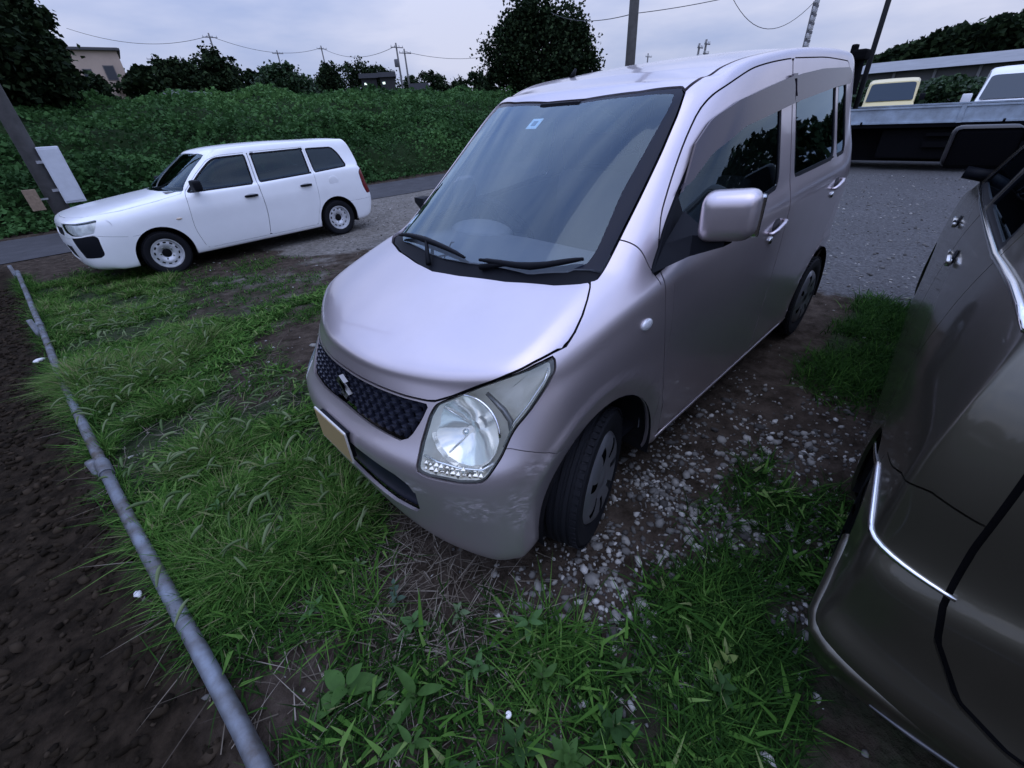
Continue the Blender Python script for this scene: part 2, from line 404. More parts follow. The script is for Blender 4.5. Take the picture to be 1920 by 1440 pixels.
def kei_surface(level=3):
    R, roof = kei_rings()
    co, fs, nr = shell_from_rings(R, roof, 5, 8, level=level)
    # flared wheel arch band: a crisp step that stands proud round each opening
    for sc in (ARCH_F, ARCH_R):
        d = np.hypot(-co[:, 0]-sc, co[:, 2]-WHEEL_R); low = (np.abs(co[:, 1]) > .6)
        k = np.clip((ARCH_RAD+.105-d)/.012, 0, 1); k = k*k*(3-2*k)*low
        co[:, 1] += np.sign(co[:, 1])*k*(.010-.26*np.clip(ARCH_RAD+.094-d, 0, .12))
    return co, fs, nr
def recompute_normals(co, fs):
    me = bpy.data.meshes.new('tmp'); me.from_pydata([tuple(c) for c in co], [], fs); me.update()
    nr = np.empty(len(co)*3, np.float32); me.vertices.foreach_get('normal', nr); bpy.data.meshes.remove(me)
    return nr.reshape(-1, 3).astype(float)

# ================================================================ the lavender kei car: panels and parts
from mathutils.bvhtree import BVHTree
def interp_curve(pts):
    a = np.array(sorted(pts)); return lambda x: np.interp(x, a[:, 0], a[:, 1])
def paint_mat(name, col, metal=.55, rough=.34, scuff=False, grime=.25):
    if name in MATS: return MATS[name]
    m = mat(name, col, rough, metal, coat=.8, coat_rough=.06); nt = m.node_tree; b = nt.nodes['Principled BSDF']
    tc = nt.nodes.new('ShaderNodeTexCoord')
    # fine metallic fleck and a thin uneven dust film
    n1 = nt.nodes.new('ShaderNodeTexNoise'); n1.inputs['Scale'].default_value = 3.2; n1.inputs['Detail'].default_value = 7; n1.inputs['Roughness'].default_value = .65
    r1 = nt.nodes.new('ShaderNodeMapRange'); r1.inputs['From Min'].default_value = .35; r1.inputs['From Max'].default_value = .75; r1.inputs['To Min'].default_value = .02; r1.inputs['To Max'].default_value = grime
    mx = nt.nodes.new('ShaderNodeMix'); mx.data_type = 'RGBA'; mx.inputs['A'].default_value = (*col, 1); mx.inputs['B'].default_value = (col[0]*.72, col[1]*.70, col[2]*.66, 1)
    nt.links.new(tc.outputs['Object'], n1.inputs['Vector']); nt.links.new(n1.outputs['Fac'], r1.inputs['Value']); nt.links.new(r1.outputs['Result'], mx.inputs['Factor'])
    last = mx.outputs['Result']
    rr = nt.nodes.new('ShaderNodeMapRange'); rr.inputs['To Min'].default_value = rough*.8; rr.inputs['To Max'].default_value = rough*1.35
    nt.links.new(n1.outputs['Fac'], rr.inputs['Value']); nt.links.new(rr.outputs['Result'], b.inputs['Roughness'])
    cw = nt.nodes.new('ShaderNodeMapRange'); cw.inputs['From Min'].default_value = .3; cw.inputs['From Max'].default_value = .7; cw.inputs['To Min'].default_value = .03; cw.inputs['To Max'].default_value = .14
    nt.links.new(n1.outputs['Fac'], cw.inputs['Value']); nt.links.new(cw.outputs['Result'], b.inputs['Coat Roughness'])
    if scuff:
        # scrape across the left front corner: streaky lighter primer showing through
        def box_mask(c, h, soft):
            sub = nt.nodes.new('ShaderNodeVectorMath'); sub.operation = 'SUBTRACT'; sub.inputs[1].default_value = c
            dv = nt.nodes.new('ShaderNodeVectorMath'); dv.operation = 'DIVIDE'; dv.inputs[1].default_value = h
            ln = nt.nodes.new('ShaderNodeVectorMath'); ln.operation = 'LENGTH'
            mr = nt.nodes.new('ShaderNodeMapRange'); mr.inputs['From Min'].default_value = 1.0; mr.inputs['From Max'].default_value = soft; mr.inputs['To Min'].default_value = 0; mr.inputs['To Max'].default_value = 1
            nt.links.new(tc.outputs['Object'], sub.inputs[0]); nt.links.new(sub.outputs[0], dv.inputs[0]); nt.links.new(dv.outputs[0], ln.inputs[0]); nt.links.new(ln.outputs['Value'], mr.inputs['Value'])
            return mr.outputs['Result']
        mp = nt.nodes.new('ShaderNodeMapping'); mp.inputs['Scale'].default_value = (5, 5, 16); mp.inputs['Rotation'].default_value = (.35, 0, 0)
        ns = nt.nodes.new('ShaderNodeTexNoise'); ns.inputs['Scale'].default_value = 7; ns.inputs['Detail'].default_value = 8; ns.inputs['Roughness'].default_value = .7
        rs = nt.nodes.new('ShaderNodeMapRange'); rs.inputs['From Min'].default_value = .47; rs.inputs['From Max'].default_value = .72
        nt.links.new(tc.outputs['Object'], mp.inputs['Vector']); nt.links.new(mp.outputs['Vector'], ns.inputs['Vector']); nt.links.new(ns.outputs['Fac'], rs.inputs['Value'])
        msum = None
        for c, h in (((-.15, .60, .43), (.11, .14, .060)), ((-.26, .69, .42), (.06, .06, .10)), ((-.33, .71, .565), (.10, .06, .045)), ((-.05, .40, .47), (.06, .10, .03))):
            mk = nt.nodes.new('ShaderNodeMath'); mk.operation = 'MULTIPLY'; nt.links.new(box_mask(c, h, .35), mk.inputs[0]); nt.links.new(rs.outputs['Result'], mk.inputs[1])
            m2 = nt.nodes.new('ShaderNodeMix'); m2.data_type = 'RGBA'; m2.inputs['B'].default_value = (.40, .37, .375, 1)
            nt.links.new(mk.outputs[0], m2.inputs['Factor']); nt.links.new(last, m2.inputs['A']); last = m2.outputs['Result']
            if msum is None: msum = mk.outputs[0]
            else:
                ad = nt.nodes.new('ShaderNodeMath'); ad.operation = 'MAXIMUM'; nt.links.new(msum, ad.inputs[0]); nt.links.new(mk.outputs[0], ad.inputs[1]); msum = ad.outputs[0]
        for sock, v0, v1 in (('Metallic', metal, .05), ('Coat Weight', .8, .1)):
            mm = nt.nodes.new('ShaderNodeMapRange'); mm.inputs['To Min'].default_value = v0; mm.inputs['To Max'].default_value = v1; nt.links.new(msum, mm.inputs['Value']); nt.links.new(mm.outputs['Result'], b.inputs[sock])
    nt.links.new(last, b.inputs['Base Color'])
    return m

M_BLACK = mat('black_plastic', (.007, .008, .011), .55, spec=.09)
M_GLOSSBLACK = mat('gloss_black', (.008, .009, .014), .12, coat=.3)
M_RUBBER = mat('rubber', (.007, .0075, .010), .75, spec=.2, bump=(120, .25, .002))
M_DARK = mat('dark_cavity', (.006, .006, .007), .9, spec=.1)
M_CHROME = mat('chrome', (.82, .83, .84), .12, 1.)
M_SILVER = mat('silver_plastic', (.48, .49, .52), .32, .75)
M_STEEL = mat('steel_wheel', (.66, .67, .69), .42, .45, noise=(18, .2))

def build_wheel(name, parent, loc, rz, R, w, style, side):
    """tyre with tread and a hub cap or steel rim; wheel axis along local Y, outer face at +Y*side"""
    e = bpy.data.objects.new(name, None); COL.objects.link(e); e.parent = parent; e.location = loc; e.rotation_euler = (0, 0, rz)
    s = side; rim = R*.66; hw = w/2
    bm = bmesh.new()
    prof = [(rim-.004, -hw*.72), (rim+.006, -hw*.86), (R*.80, -hw*1.0), (R*.93, -hw*.97), (R*.985, -hw*.80)]
    groove = [-.55, -.18, .18, .55]
    for g in groove: prof += [(R, (g-.10)*hw), (R-.007, (g-.06)*hw), (R-.007, (g+.06)*hw), (R, (g+.10)*hw)]
    prof += [(R*.985, hw*.80), (R*.93, hw*.97), (R*.80, hw*1.0), (rim+.006, hw*.86), (rim-.004, hw*.72)]
    add_lathe(bm, [(r, h) for r, h in prof], 72)
    tyre = bm_obj('tyre', bm, M_RUBBER, e, auto=35)
    bm = bmesh.new()      # shoulder tread blocks
    nb = 60
    for k in range(nb):
        a = 2*math.pi*k/nb
        for sg in (-1, 1):
            rot = Matrix.Rotation(-a, 3, 'Y')
            add_box(bm, rot @ Vector((R*.992, sg*hw*.78, 0)), (R*.018, hw*.30, R*.065), rot)
    tag(bm_obj('tread_block', bm, M_RUBBER, e), kind='stuff')
    if style in ('cap', 'dark'):
        bm = bmesh.new(); o = s*hw
        # dished plastic cover, five slots between broad spokes
        N = 120; rad = [.0, .16, .22, .30, .45, .60, .70, .80, .88, .95, 1.0]
        dish = [.010, .010, .004, .006, .012, .016, .017, .016, .012, .004, -.006]
        rows = []
        for r, d in zip(rad[1:], dish[1:]):
            row = []
            for k in range(N):
                a = 2*math.pi*k/N; row.append(bm.verts.new((math.cos(a)*r*rim*1.01, o*.88+s*d, math.sin(a)*r*rim*1.01)))
            rows.append(row)
        c = bm.verts.new((0, o*.88+s*dish[0], 0))
        for k in range(N): f = bm.faces.new((c, rows[0][k], rows[0][(k+1) % N]))
        for i in range(len(rows)-1):
            for k in range(N):
                ph = (k/N*7) % 1.0
                hole = (4 <= i+1 < 8) and .36 < ph < .64
                if not hole: bm.faces.new((rows[i][k], rows[i+1][k], rows[i+1][(k+1) % N], rows[i][(k+1) % N]))
        r = bmesh.ops.solidify(bm, geom=bm.faces[:], thickness=.006)
        bmesh.ops.recalc_face_normals(bm, faces=bm.faces)
        bm_obj('hub_cap', bm, M_SILVER if style == 'cap' else M_BLACK, e, auto=40)
        bm = bmesh.new(); add_lathe(bm, [(rim*1.0, o*.80), (rim*.93, o*.6), (rim*.9, -o*.6), (rim*1.0, -o*.7)], 48); add_lathe(bm, [(rim*.92, o*.45), (.001, o*.45)], 48)
        bm_obj('rim', bm, M_DARK, e, auto=40)
    else:
        o = s*hw
        bm = bmesh.new(); add_lathe(bm, [(rim*1.02, o*.74), (rim*1.02, o*.86), (rim*.97, o*.86), (rim*.945, o*.70), (rim*.91, o*.34), (rim*.90, -o*.6)], 64)
        bm_obj('rim', bm, M_STEEL, e, auto=40)
        bm = bmesh.new(); N = 96
        rad = [.13, .30, .34, .52, .60, .70, .80, .93]; dish = [.22, .22, .30, .46, .50, .48, .40, .34]
        rows = [[bm.verts.new((math.cos(2*math.pi*k/N)*r*rim, o*d, math.sin(2*math.pi*k/N)*r*rim)) for k in range(N)] for r, d in zip(rad, dish)]
        for i in range(len(rows)-1):
            for k in range(N):
                if i == 5 and (k % 8) < 4: continue
                bm.faces.new((rows[i][k], rows[i+1][k], rows[i+1][(k+1) % N], rows[i][(k+1) % N]))
        bmesh.ops.recalc_face_normals(bm, faces=bm.faces)
        bm_obj('wheel_disc', bm, M_STEEL, e, auto=40)
        bm = bmesh.new(); add_lathe(bm, [(rim*.30, o*.24), (rim*.24, o*.40), (rim*.2, o*.44), (.001, o*.44)], 32); add_lathe(bm, [(rim*.92, o*.2), (.001, o*.2)], 32)
        bm_obj('hub', bm, M_DARK, e, auto=40)
        bm = bmesh.new()
        for k in range(5):
            a = 2*math.pi*k/5; bmesh.ops.create_cone(bm, cap_ends=True, segments=6, radius1=.010, radius2=.010, depth=.02, matrix=Matrix.Translation((math.cos(a)*rim*.40, o*.38, math.sin(a)*rim*.40)) @ Matrix.Rotation(math.pi/2, 4, 'X'))
        bm_obj('wheel_nut', bm, M_CHROME, e)
    return e

def sc(pts): return np.array(pts, float)
KEI = {}
def build_kei():
    co, fs, nr = kei_surface(3); nr = recompute_normals(co, fs)
    bvh = BVHTree.FromPolygons([tuple(c) for c in co], fs)
    def hit_front(y, z): h = bvh.ray_cast(Vector((2, y, z)), Vector((-1, 0, 0))); return h[0], h[1]
    def hit_side(s, z, sg=1): h = bvh.ray_cast(Vector((-s, sg*3, z)), Vector((0, -sg, 0))); return h[0], h[1]
    def hit_top(s, y): h = bvh.ray_cast(Vector((-s, y, 4)), Vector((0, 0, -1))); return h[0], h[1]
    car = empty('small_van', (0, 0, 0), 0., 'pale lavender silver boxy small van with scuffed front bumper, nose towards the pipe', 'car')
    PAINT = paint_mat('lavender_paint', (.60, .535, .560), .82, .31, scuff=False); PAINT_B = paint_mat('lavender_bumper', (.56, .50, .515), .78, .34, scuff=True)
    S = lambda P: -P[:, 0]; Y = lambda P: np.abs(P[:, 1]); Z = lambda P: P[:, 2]
    BIG = 1.0
    def guard(v, cond): return np.where(cond, v, BIG)
    # ---- outlines (read off the car) -------------------------------------------------
    ws_half = [(0, .529), (.136, .546), (.339, .593), (.499, .655), (.57, .703), (.598, .742), (.590, .80), (.583, .852), (.574, .92), (.562, 1.022), (.543, 1.166), (.520, 1.294), (.497, 1.37), (.475, 1.386), (.335, 1.338), (.087, 1.302), (0, 1.298)]
    ws_poly = sc(ws_half + [(-a, b) for a, b in ws_half[::-1]])
    gl_half = [(0, .586), (.113, .595), (.39, .648), (.50, .715), (.540, .772), (.541, .82), (.503, 1.0), (.492, 1.16), (.480, 1.31), (.465, 1.352), (.33, 1.318), (.087, 1.286), (0, 1.282)]
    gl_poly = sc(gl_half + [(-a, b) for a, b in gl_half[::-1]])
    hood_half = [(0, .107), (.174, .119), (.316, .152), (.413, .189), (.468, .229), (.531, .284), (.589, .340), (.634, .410), (.657, .482), (.655, .555), (.641, .616), (.621, .667), (.604, .702), (.590, .722), (.57, .703), (.499, .655), (.339, .593), (.136, .546), (0, .529)]
    hood_poly = sc(hood_half + [(-a, b) for a, b in hood_half[::-1]])
    hl_poly = roundpoly([(.615, .735), (.696, .761), (.816, .800), (.93, .834), (1.038, .858), (1.126, .870), (1.132, .838), (1.101, .806), (1.008, .727), (.944, .680), (.892, .61), (.806, .537), (.699, .531), (.554, .533), (.500, .540), (.534, .62), (.58, .699)], [.012, 0, 0, 0, 0, .012, .02, 0, .02, .03, .02, .03, 0, 0, .02, 0, 0], 4)
    gr_half = [(0, .733), (.175, .733), (.317, .730), (.402, .731), (.390, .679), (.369, .628), (.352, .612), (.33, .606), (.2, .608), (0, .614)]
    gr_poly = sc(gr_half + [(-a, b) for a, b in gr_half[::-1]])
    lg_half = [(0, .505), (.107, .512), (.206, .507), (.334, .490), (.385, .470), (.408, .43), (.407, .37), (.392, .338), (.279, .330), (.141, .345), (0, .355)]
    lg_poly = sc(lg_half + [(-a, b) for a, b in lg_half[::-1]])
    fd_poly = roundpoly([(.985, 1.03), (.975, .985), (.972, .83), (1.016, .64), (1.055, .47), (1.078, .262), (2.085, .262), (2.10, .8), (2.112, 1.15), (2.12, 1.612), (1.889, 1.594), (1.72, 1.573), (1.596, 1.541), (1.444, 1.494), (1.363, 1.45), (1.264, 1.367), (1.156, 1.262), (1.058, 1.16), (1.03, 1.115)], [.01, .01, .1, .1, .1, .03, .03, .1, .1, .02, .1, .1, .1, .05, .05, .1, .1, .05, .05], 4)
    rd_poly = roundpoly([(2.091, .262), (2.66, .262), (2.70, .30), (2.72, .45), (2.80, .585), (2.95, .685), (3.03, .78), (3.085, 1.0), (3.10, 1.2), (3.095, 1.54), (3.06, 1.622), (2.6, 1.628), (2.126, 1.613), (2.118, 1.15), (2.106, .8)], [.02, .02, .03, .1, .1, .06, .06, .1, .1, .1, .05, .1, .02, .1, .1], 4)
    fg_poly = roundpoly([(.940, .992), (1.007, 1.058), (1.057, 1.117), (1.217, 1.262), (1.357, 1.372), (1.50, 1.425), (1.72, 1.462), (1.985, 1.480), (1.975, 1.30), (1.968, 1.132), (1.598, 1.090), (1.177, 1.056), (.99, 1.004)], [.008, 0, .05, .1, .08, .1, .1, .03, .1, .02, .1, .1, .02], 4)
    rg_poly = roundpoly([(2.175, 1.502), (2.70, 1.530), (2.80, 1.532), (2.81, 1.30), (2.80, 1.172), (2.5, 1.160), (2.178, 1.148)], [.03, .1, .03, .1, .03, .1, .03], 4)
    qg_poly = roundpoly([(2.868, 1.534), (3.035, 1.536), (3.052, 1.30), (3.04, 1.184), (2.868, 1.176)], [.02, .05, .1, .04, .02], 4)
    visor_f = sc([(1.165, 1.215), (1.20, 1.247), (1.288, 1.348), (1.394, 1.416), (1.569, 1.467), (1.857, 1.512), (2.108, 1.545), (2.108, 1.444), (2.03, 1.434), (1.593, 1.381), (1.357, 1.310), (1.217, 1.232)])
    visor_r = sc([(2.128, 1.547), (2.5, 1.575), (3.02, 1.590), (3.075, 1.565), (3.07, 1.515), (2.761, 1.500), (2.165, 1.450), (2.128, 1.445)])
    def arch(P, grow=0.):
        s, z, y = S(P), Z(P), Y(P); out = np.full(len(P), BIG)
        for c in (ARCH_F, ARCH_R):
            ds = np.abs(s-c); dz = z-WHEEL_R; d = np.where(dz > 0, np.hypot(ds, dz*(.965)), ds*1.0) - (ARCH_RAD+grow); out = np.minimum(out, d)
        return guard(out, y > .45)
    f_ws = lambda P: guard(sd_poly(np.stack([P[:, 1], S(P)], 1), ws_poly), (Z(P) > .93) & (S(P) < 1.6))
    f_gl = lambda P: guard(sd_poly(np.stack([P[:, 1], S(P)], 1), gl_poly), (Z(P) > .93) & (S(P) < 1.6))
    hood_top = [(0, -.3), (.70, -.3), (.70, .30), (.668, .482), (.660, .555), (.644, .616), (.623, .667), (.605, .702), (.590, .722), (.57, .703), (.499, .655), (.339, .593), (.136, .546), (0, .529)]
    hood_poly = sc(hood_top + [(-p, q) for p, q in hood_top[::-1]])
    z_edge = interp_curve([(0, .742), (.106, .743), (.29, .743), (.467, .739), (.600, .741), (.696, .767), (.816, .807), (.93, .841), (1.038, .866), (1.136, .881), (1.5, .90)])
    f_hood = lambda P: guard(np.maximum(sd_poly(np.stack([P[:, 1], S(P)], 1), hood_poly), (z_edge(Y(P)+S(P))-Z(P))*.9), (Z(P) > .70) & (S(P) < .85))
    f_hl = lambda P: guard(sd_poly(np.stack([Y(P)+S(P), Z(P)], 1), hl_poly), (S(P) < .55) & (Y(P) > .3))
    f_gr = lambda P: guard(sd_poly(np.stack([P[:, 1], Z(P)], 1), gr_poly), S(P) < .3)
    f_lg = lambda P: guard(sd_poly(np.stack([P[:, 1], Z(P)], 1), lg_poly), S(P) < .3)
    def side_f(poly): return lambda P: guard(sd_poly(np.stack([S(P), Z(P)], 1), poly), (Y(P) > .5) & (S(P) > .8) & (S(P) < 3.2))
    zl = interp_curve([(0, 1.2), (.60, 1.2), (.70, .60), (.86, .628), (.93, .630), (1.02, .615), (1.165, .578), (1.3, .56)])
    f_bump = lambda P: np.where(S(P) < .8, np.maximum(Z(P)-zl(Y(P)+S(P)), S(P)-.62), BIG)
    f_roof = lambda P: np.where(Z(P) > 1.49, np.maximum(np.maximum(Y(P)-np.interp(S(P), [1.3, 1.386, 1.44, 1.585, 1.79, 2.3, 3.2], [.487, .496, .505, .514, .525, .53, .53]), 1.302+.0*S(P)-S(P)+.36*np.clip(Y(P)-.15, 0, 1)**1.0*.35), S(P)-3.255), BIG)
    # ---- inner dark skin (seen through the gaps) --------------------------------------
    inner = Shell(*shell_co(co, fs, nr))
    for f in (f_ws, side_f(fg_poly), side_f(rg_poly), side_f(qg_poly), f_hl, f_gr, f_lg): inner.remove(f)
    inner.remove(lambda P: arch(P, -.004))
    inner.extract('body', 'inner_body', M_DARK, car, offset=-.016, depth=0); inner.free()
    sh = Shell(co, fs, nr)
    sh.remove(arch)
    sh.region('windshield_zone', f_ws, .004)
    sh.region('hood', f_hood, .0028, ['body'])
    sh.region('headlight', f_hl, .004, ['body'])
    sh.region('grille', f_gr, .0015, ['body'])
    sh.region('lower_grille', f_lg, .0015, ['body'])
    sh.region('front_bumper', f_bump, .0012, ['body'])
    sh.region('roof', f_roof, .006, ['body'])
    pn = np.cross(np.array([-.918+.892, .621-.585, 1.082-1.10]), np.array([-.938+.892, .664-.585, 1.032-1.10])); pn /= np.linalg.norm(pn); pn = pn if pn[0] < 0 else -pn
    f_fen = lambda P: np.where((S(P) < 1.3) & (Y(P) > .5), np.maximum(np.where(Z(P) > .95, (np.stack([P[:, 0], Y(P), P[:, 2]], 1)-np.array([-.892, .585, 1.10]))@pn, -1.), S(P)-1.03), 1.)
    sh.region('front_fender', f_fen, .0012, ['body'])
    sh.region('front_door', side_f(fd_poly), .0026, ['body', 'front_fender'])
    sh.region('rear_door', side_f(rd_poly), .0026, ['body'])
    for r, nm, pl in (('front_door', 'front_glass', fg_poly), ('rear_door', 'rear_glass', rg_poly), ('rear_door', 'quarter_glass', qg_poly)):
        sh.region(nm, side_f(pl), .009, [r, 'body'], keep_gap='window_trim')
    sh.region('windscreen', f_gl, 0., ['windshield_zone'])
    cowl = lambda P: S(P)-np.interp(Y(P), [0, .113, .39, .50, .56, .60], [.60, .608, .66, .725, .765, .785])
    sh.region('cowl', cowl, 0., ['windshield_zone'])
    GLASS = glass_mat('windscreen_glass', (.86, .92, .95), 1.55, film=.02); GLASS_S = glass_mat('door_glass', (.50, .57, .60), 1.1); GLASS_C = glass_mat('clear_glass', (.88, .93, .93), .9); GLASS_R = glass_mat('privacy_glass', (.20, .23, .26), 1.3)
    ex = sh.extract
    ex('body', 'body_shell', PAINT, car); ex('hood', 'hood', PAINT, car); ex('roof', 'roof', PAINT, car)
    fb = ex('front_bumper', 'front_bumper', PAINT_B, car); fb['label'] = 'front bumper with pale scrapes on its corner'
    ex('windshield_zone', 'windscreen_frame', mat('frit', (.006, .009, .020), .22, spec=.15), car, -.004, .0); ex('cowl', 'cowl_panel', M_BLACK, car, -.012, .01)
    ws = ex('windscreen', 'windscreen', GLASS, car, -.004, 0)
    for sg in (1, -1):
        sel = lambda c, sg=sg: c.y*sg > 0
        d = ex('front_door', 'front_door', PAINT, car, sel=sel); d2 = ex('rear_door', 'rear_door', PAINT, car, sel=sel)
        ex('front_glass', 'window_pane', GLASS_S if sg > 0 else GLASS_C, d, -.006, 0, sel); ex('rear_glass', 'window_pane', GLASS_R if sg > 0 else GLASS_C, d2, -.006, 0, sel); ex('quarter_glass', 'window_pane', GLASS_R, d2, -.006, 0, sel)
        ex('window_trim', 'window_trim', M_BLACK, car, -.002, .006, sel); ex('front_fender', 'front_fender', PAINT, car, sel=sel)
        KEI[sg, 'fd'], KEI[sg, 'rd'] = d, d2
    # lamps: clear cover over a bowl
    LENS = glass_mat('lamp_lens', (.99, .99, .96), .8)
    for sg in (1, -1):
        sel = lambda c, sg=sg: c.y*sg > 0
        hl = bpy.data.objects.new('headlight', None); COL.objects.link(hl); hl.parent = car
        ex('headlight', 'lens', LENS, hl, -.003, .0, sel)
        build_headlight(sh, hl, sg, bvh, hl_poly)
    # grille cavities
    ex('grille', 'grille_backing', M_DARK, car, -.030, 0); ex('lower_grille', 'lower_grille', mat('lower_grille_black', (.010, .013, .026), .5, spec=.2, noise=(9, .4)), car, -.022, 0)
    sh.free()
    build_kei_details(car, hit_front, hit_side, hit_top, visor_f, visor_r, co, fs, nr, gr_poly)
    return car
def shell_co(co, fs, nr): return co, fs, nr

def build_headlight(sh, hl, sg, bvh, poly):
    """reflector bowl, bulb shield, amber-free clear turn lamp and a dark rim, set behind the clear lens"""
    def surf(a, z, off):        # point on the skin with y+s=a at height z, moved in by off
        y0 = .42+(a-.5)*.42
        best = None
        for k in range(14):
            h = bvh.ray_cast(Vector((-(a-y0), y0, z))+Vector((.7, .7, 0)), Vector((-1, -1, 0)))
            if h[0] is None: y0 -= .02; continue
            p = h[0]; aa = p.y-p.x; y0 += (a-aa)*.45
            best = h
        p, n = best[0], best[1]; q = p-n*off
        return Vector((q.x, q.y*sg, q.z))
    P = np.array(poly); c = np.array((.775, .69))
    def ring(k, off): return [surf(*(c+(p-c)*k), off) for p in P]
    bm = bmesh.new()
    loft(bm, [ring(.995, .006), ring(.955, .010)], close_u=True, flip=sg < 0); bm_obj('bezel', bm, mat('lamp_bezel', (.045, .042, .036), .3, coat=.5), hl, True)
    REF = mat('lamp_reflector', (.97, .96, .90), .28, .10, bump=(14, .45, .012)); 
    bm = bmesh.new()
    loft(bm, [ring(.955, .010), ring(.93, .035), ring(.80, .075), ring(.45, .10), ring(.05, .105)], close_u=True, flip=sg < 0)
    bmesh.ops.recalc_face_normals(bm, faces=bm.faces); bm_obj('reflector', bm, REF, hl, auto=50)
    # main round bowl facing forward
    ctr = surf(.735, .668, .05); bm = bmesh.new()
    add_lathe(bm, [(.118, .034), (.112, .016), (.085, -.004), (.050, -.022), (.02, -.032), (.001, -.034)], 18, 'X')
    o = bm_obj('lamp_bowl', bm, mat('bowl_chrome', (.95, .94, .89), .09, .62), hl, auto=12); o.location = ctr; o.rotation_euler = (0, math.radians(-20), math.radians(22*sg))
    bm = bmesh.new(); add_lathe(bm, [(.001, .030), (.009, .028), (.012, .010), (.012, -.01)], 24, 'X'); o2 = bm_obj('bulb_shield', bm, M_CHROME, hl, True); o2.location = ctr; o2.rotation_euler = o.rotation_euler
    # thin ridges that divide the bowl
    for k, an in enumerate((145, 235)):
        ca, sa = math.cos(math.radians(an)), math.sin(math.radians(an)); bm = bmesh.new()
        add_tube(bm, [(-.030, ca*.012, sa*.012), (-.012, ca*.055, sa*.055), (.012, ca*.105, sa*.105)], [.0022, .003, .003], 6); o3 = bm_obj('bowl_ridge', bm, M_CHROME, hl, True); o3.location = ctr; o3.rotation_euler = o.rotation_euler
    bm = bmesh.new(); add_tube(bm, [(.030, math.cos(q)*.118, math.sin(q)*.118) for q in np.linspace(math.radians(5), math.radians(100), 16)] if sg > 0 else [(.030, -math.cos(q)*.118, math.sin(q)*.118) for q in np.linspace(math.radians(5), math.radians(100), 16)], .004, 6); o3 = bm_obj('lamp_ring', bm, M_CHROME, hl, True); o3.location = ctr; o3.rotation_euler = o.rotation_euler
    # divider and turn lamp with pillow facets below
    bm = bmesh.new(); pts = [surf(a, z, .018) for a, z in ((.525, .588), (.60, .580), (.70, .572), (.80, .570), (.852, .590))]
    add_tube(bm, pts, .0045, 8); bm_obj('lamp_divider', bm, M_CHROME, hl, True)
    bm = bmesh.new()
    for i in range(11):
        for j in range(2):
            a = .535+i*.026; z = .549+j*.018
            p = surf(a, z, .022+.006*((i+j) % 2)); bmesh.ops.create_icosphere(bm, subdivisions=1, radius=.009+.007*((i*7+j*5) % 4)/3, matrix=Matrix.Translation(p))
    tag(bm_obj('turn_lamp_facet', bm, mat('turn_lamp', (.75, .72, .66), .08, .85), hl), kind='stuff')
    bm = bmesh.new(); pts = [surf(a, z, .016) for a, z in ((.90, .63), (.95, .70), (1.01, .745), (1.09, .81), (1.11, .845))]
    add_tube(bm, pts, .004, 8); bm_obj('lamp_trim', bm, M_CHROME, hl, True)
    bm = bmesh.new(); pts = [surf(a, z, .03) for a, z in ((.83, .775), (.90, .73), (.93, .70), (.935, .65))]
    add_tube(bm, pts, [.006, .010, .010, .006], 8); bm_obj('lamp_trim', bm, mat('lamp_grey', (.25, .25, .26), .25, .6), hl, True)

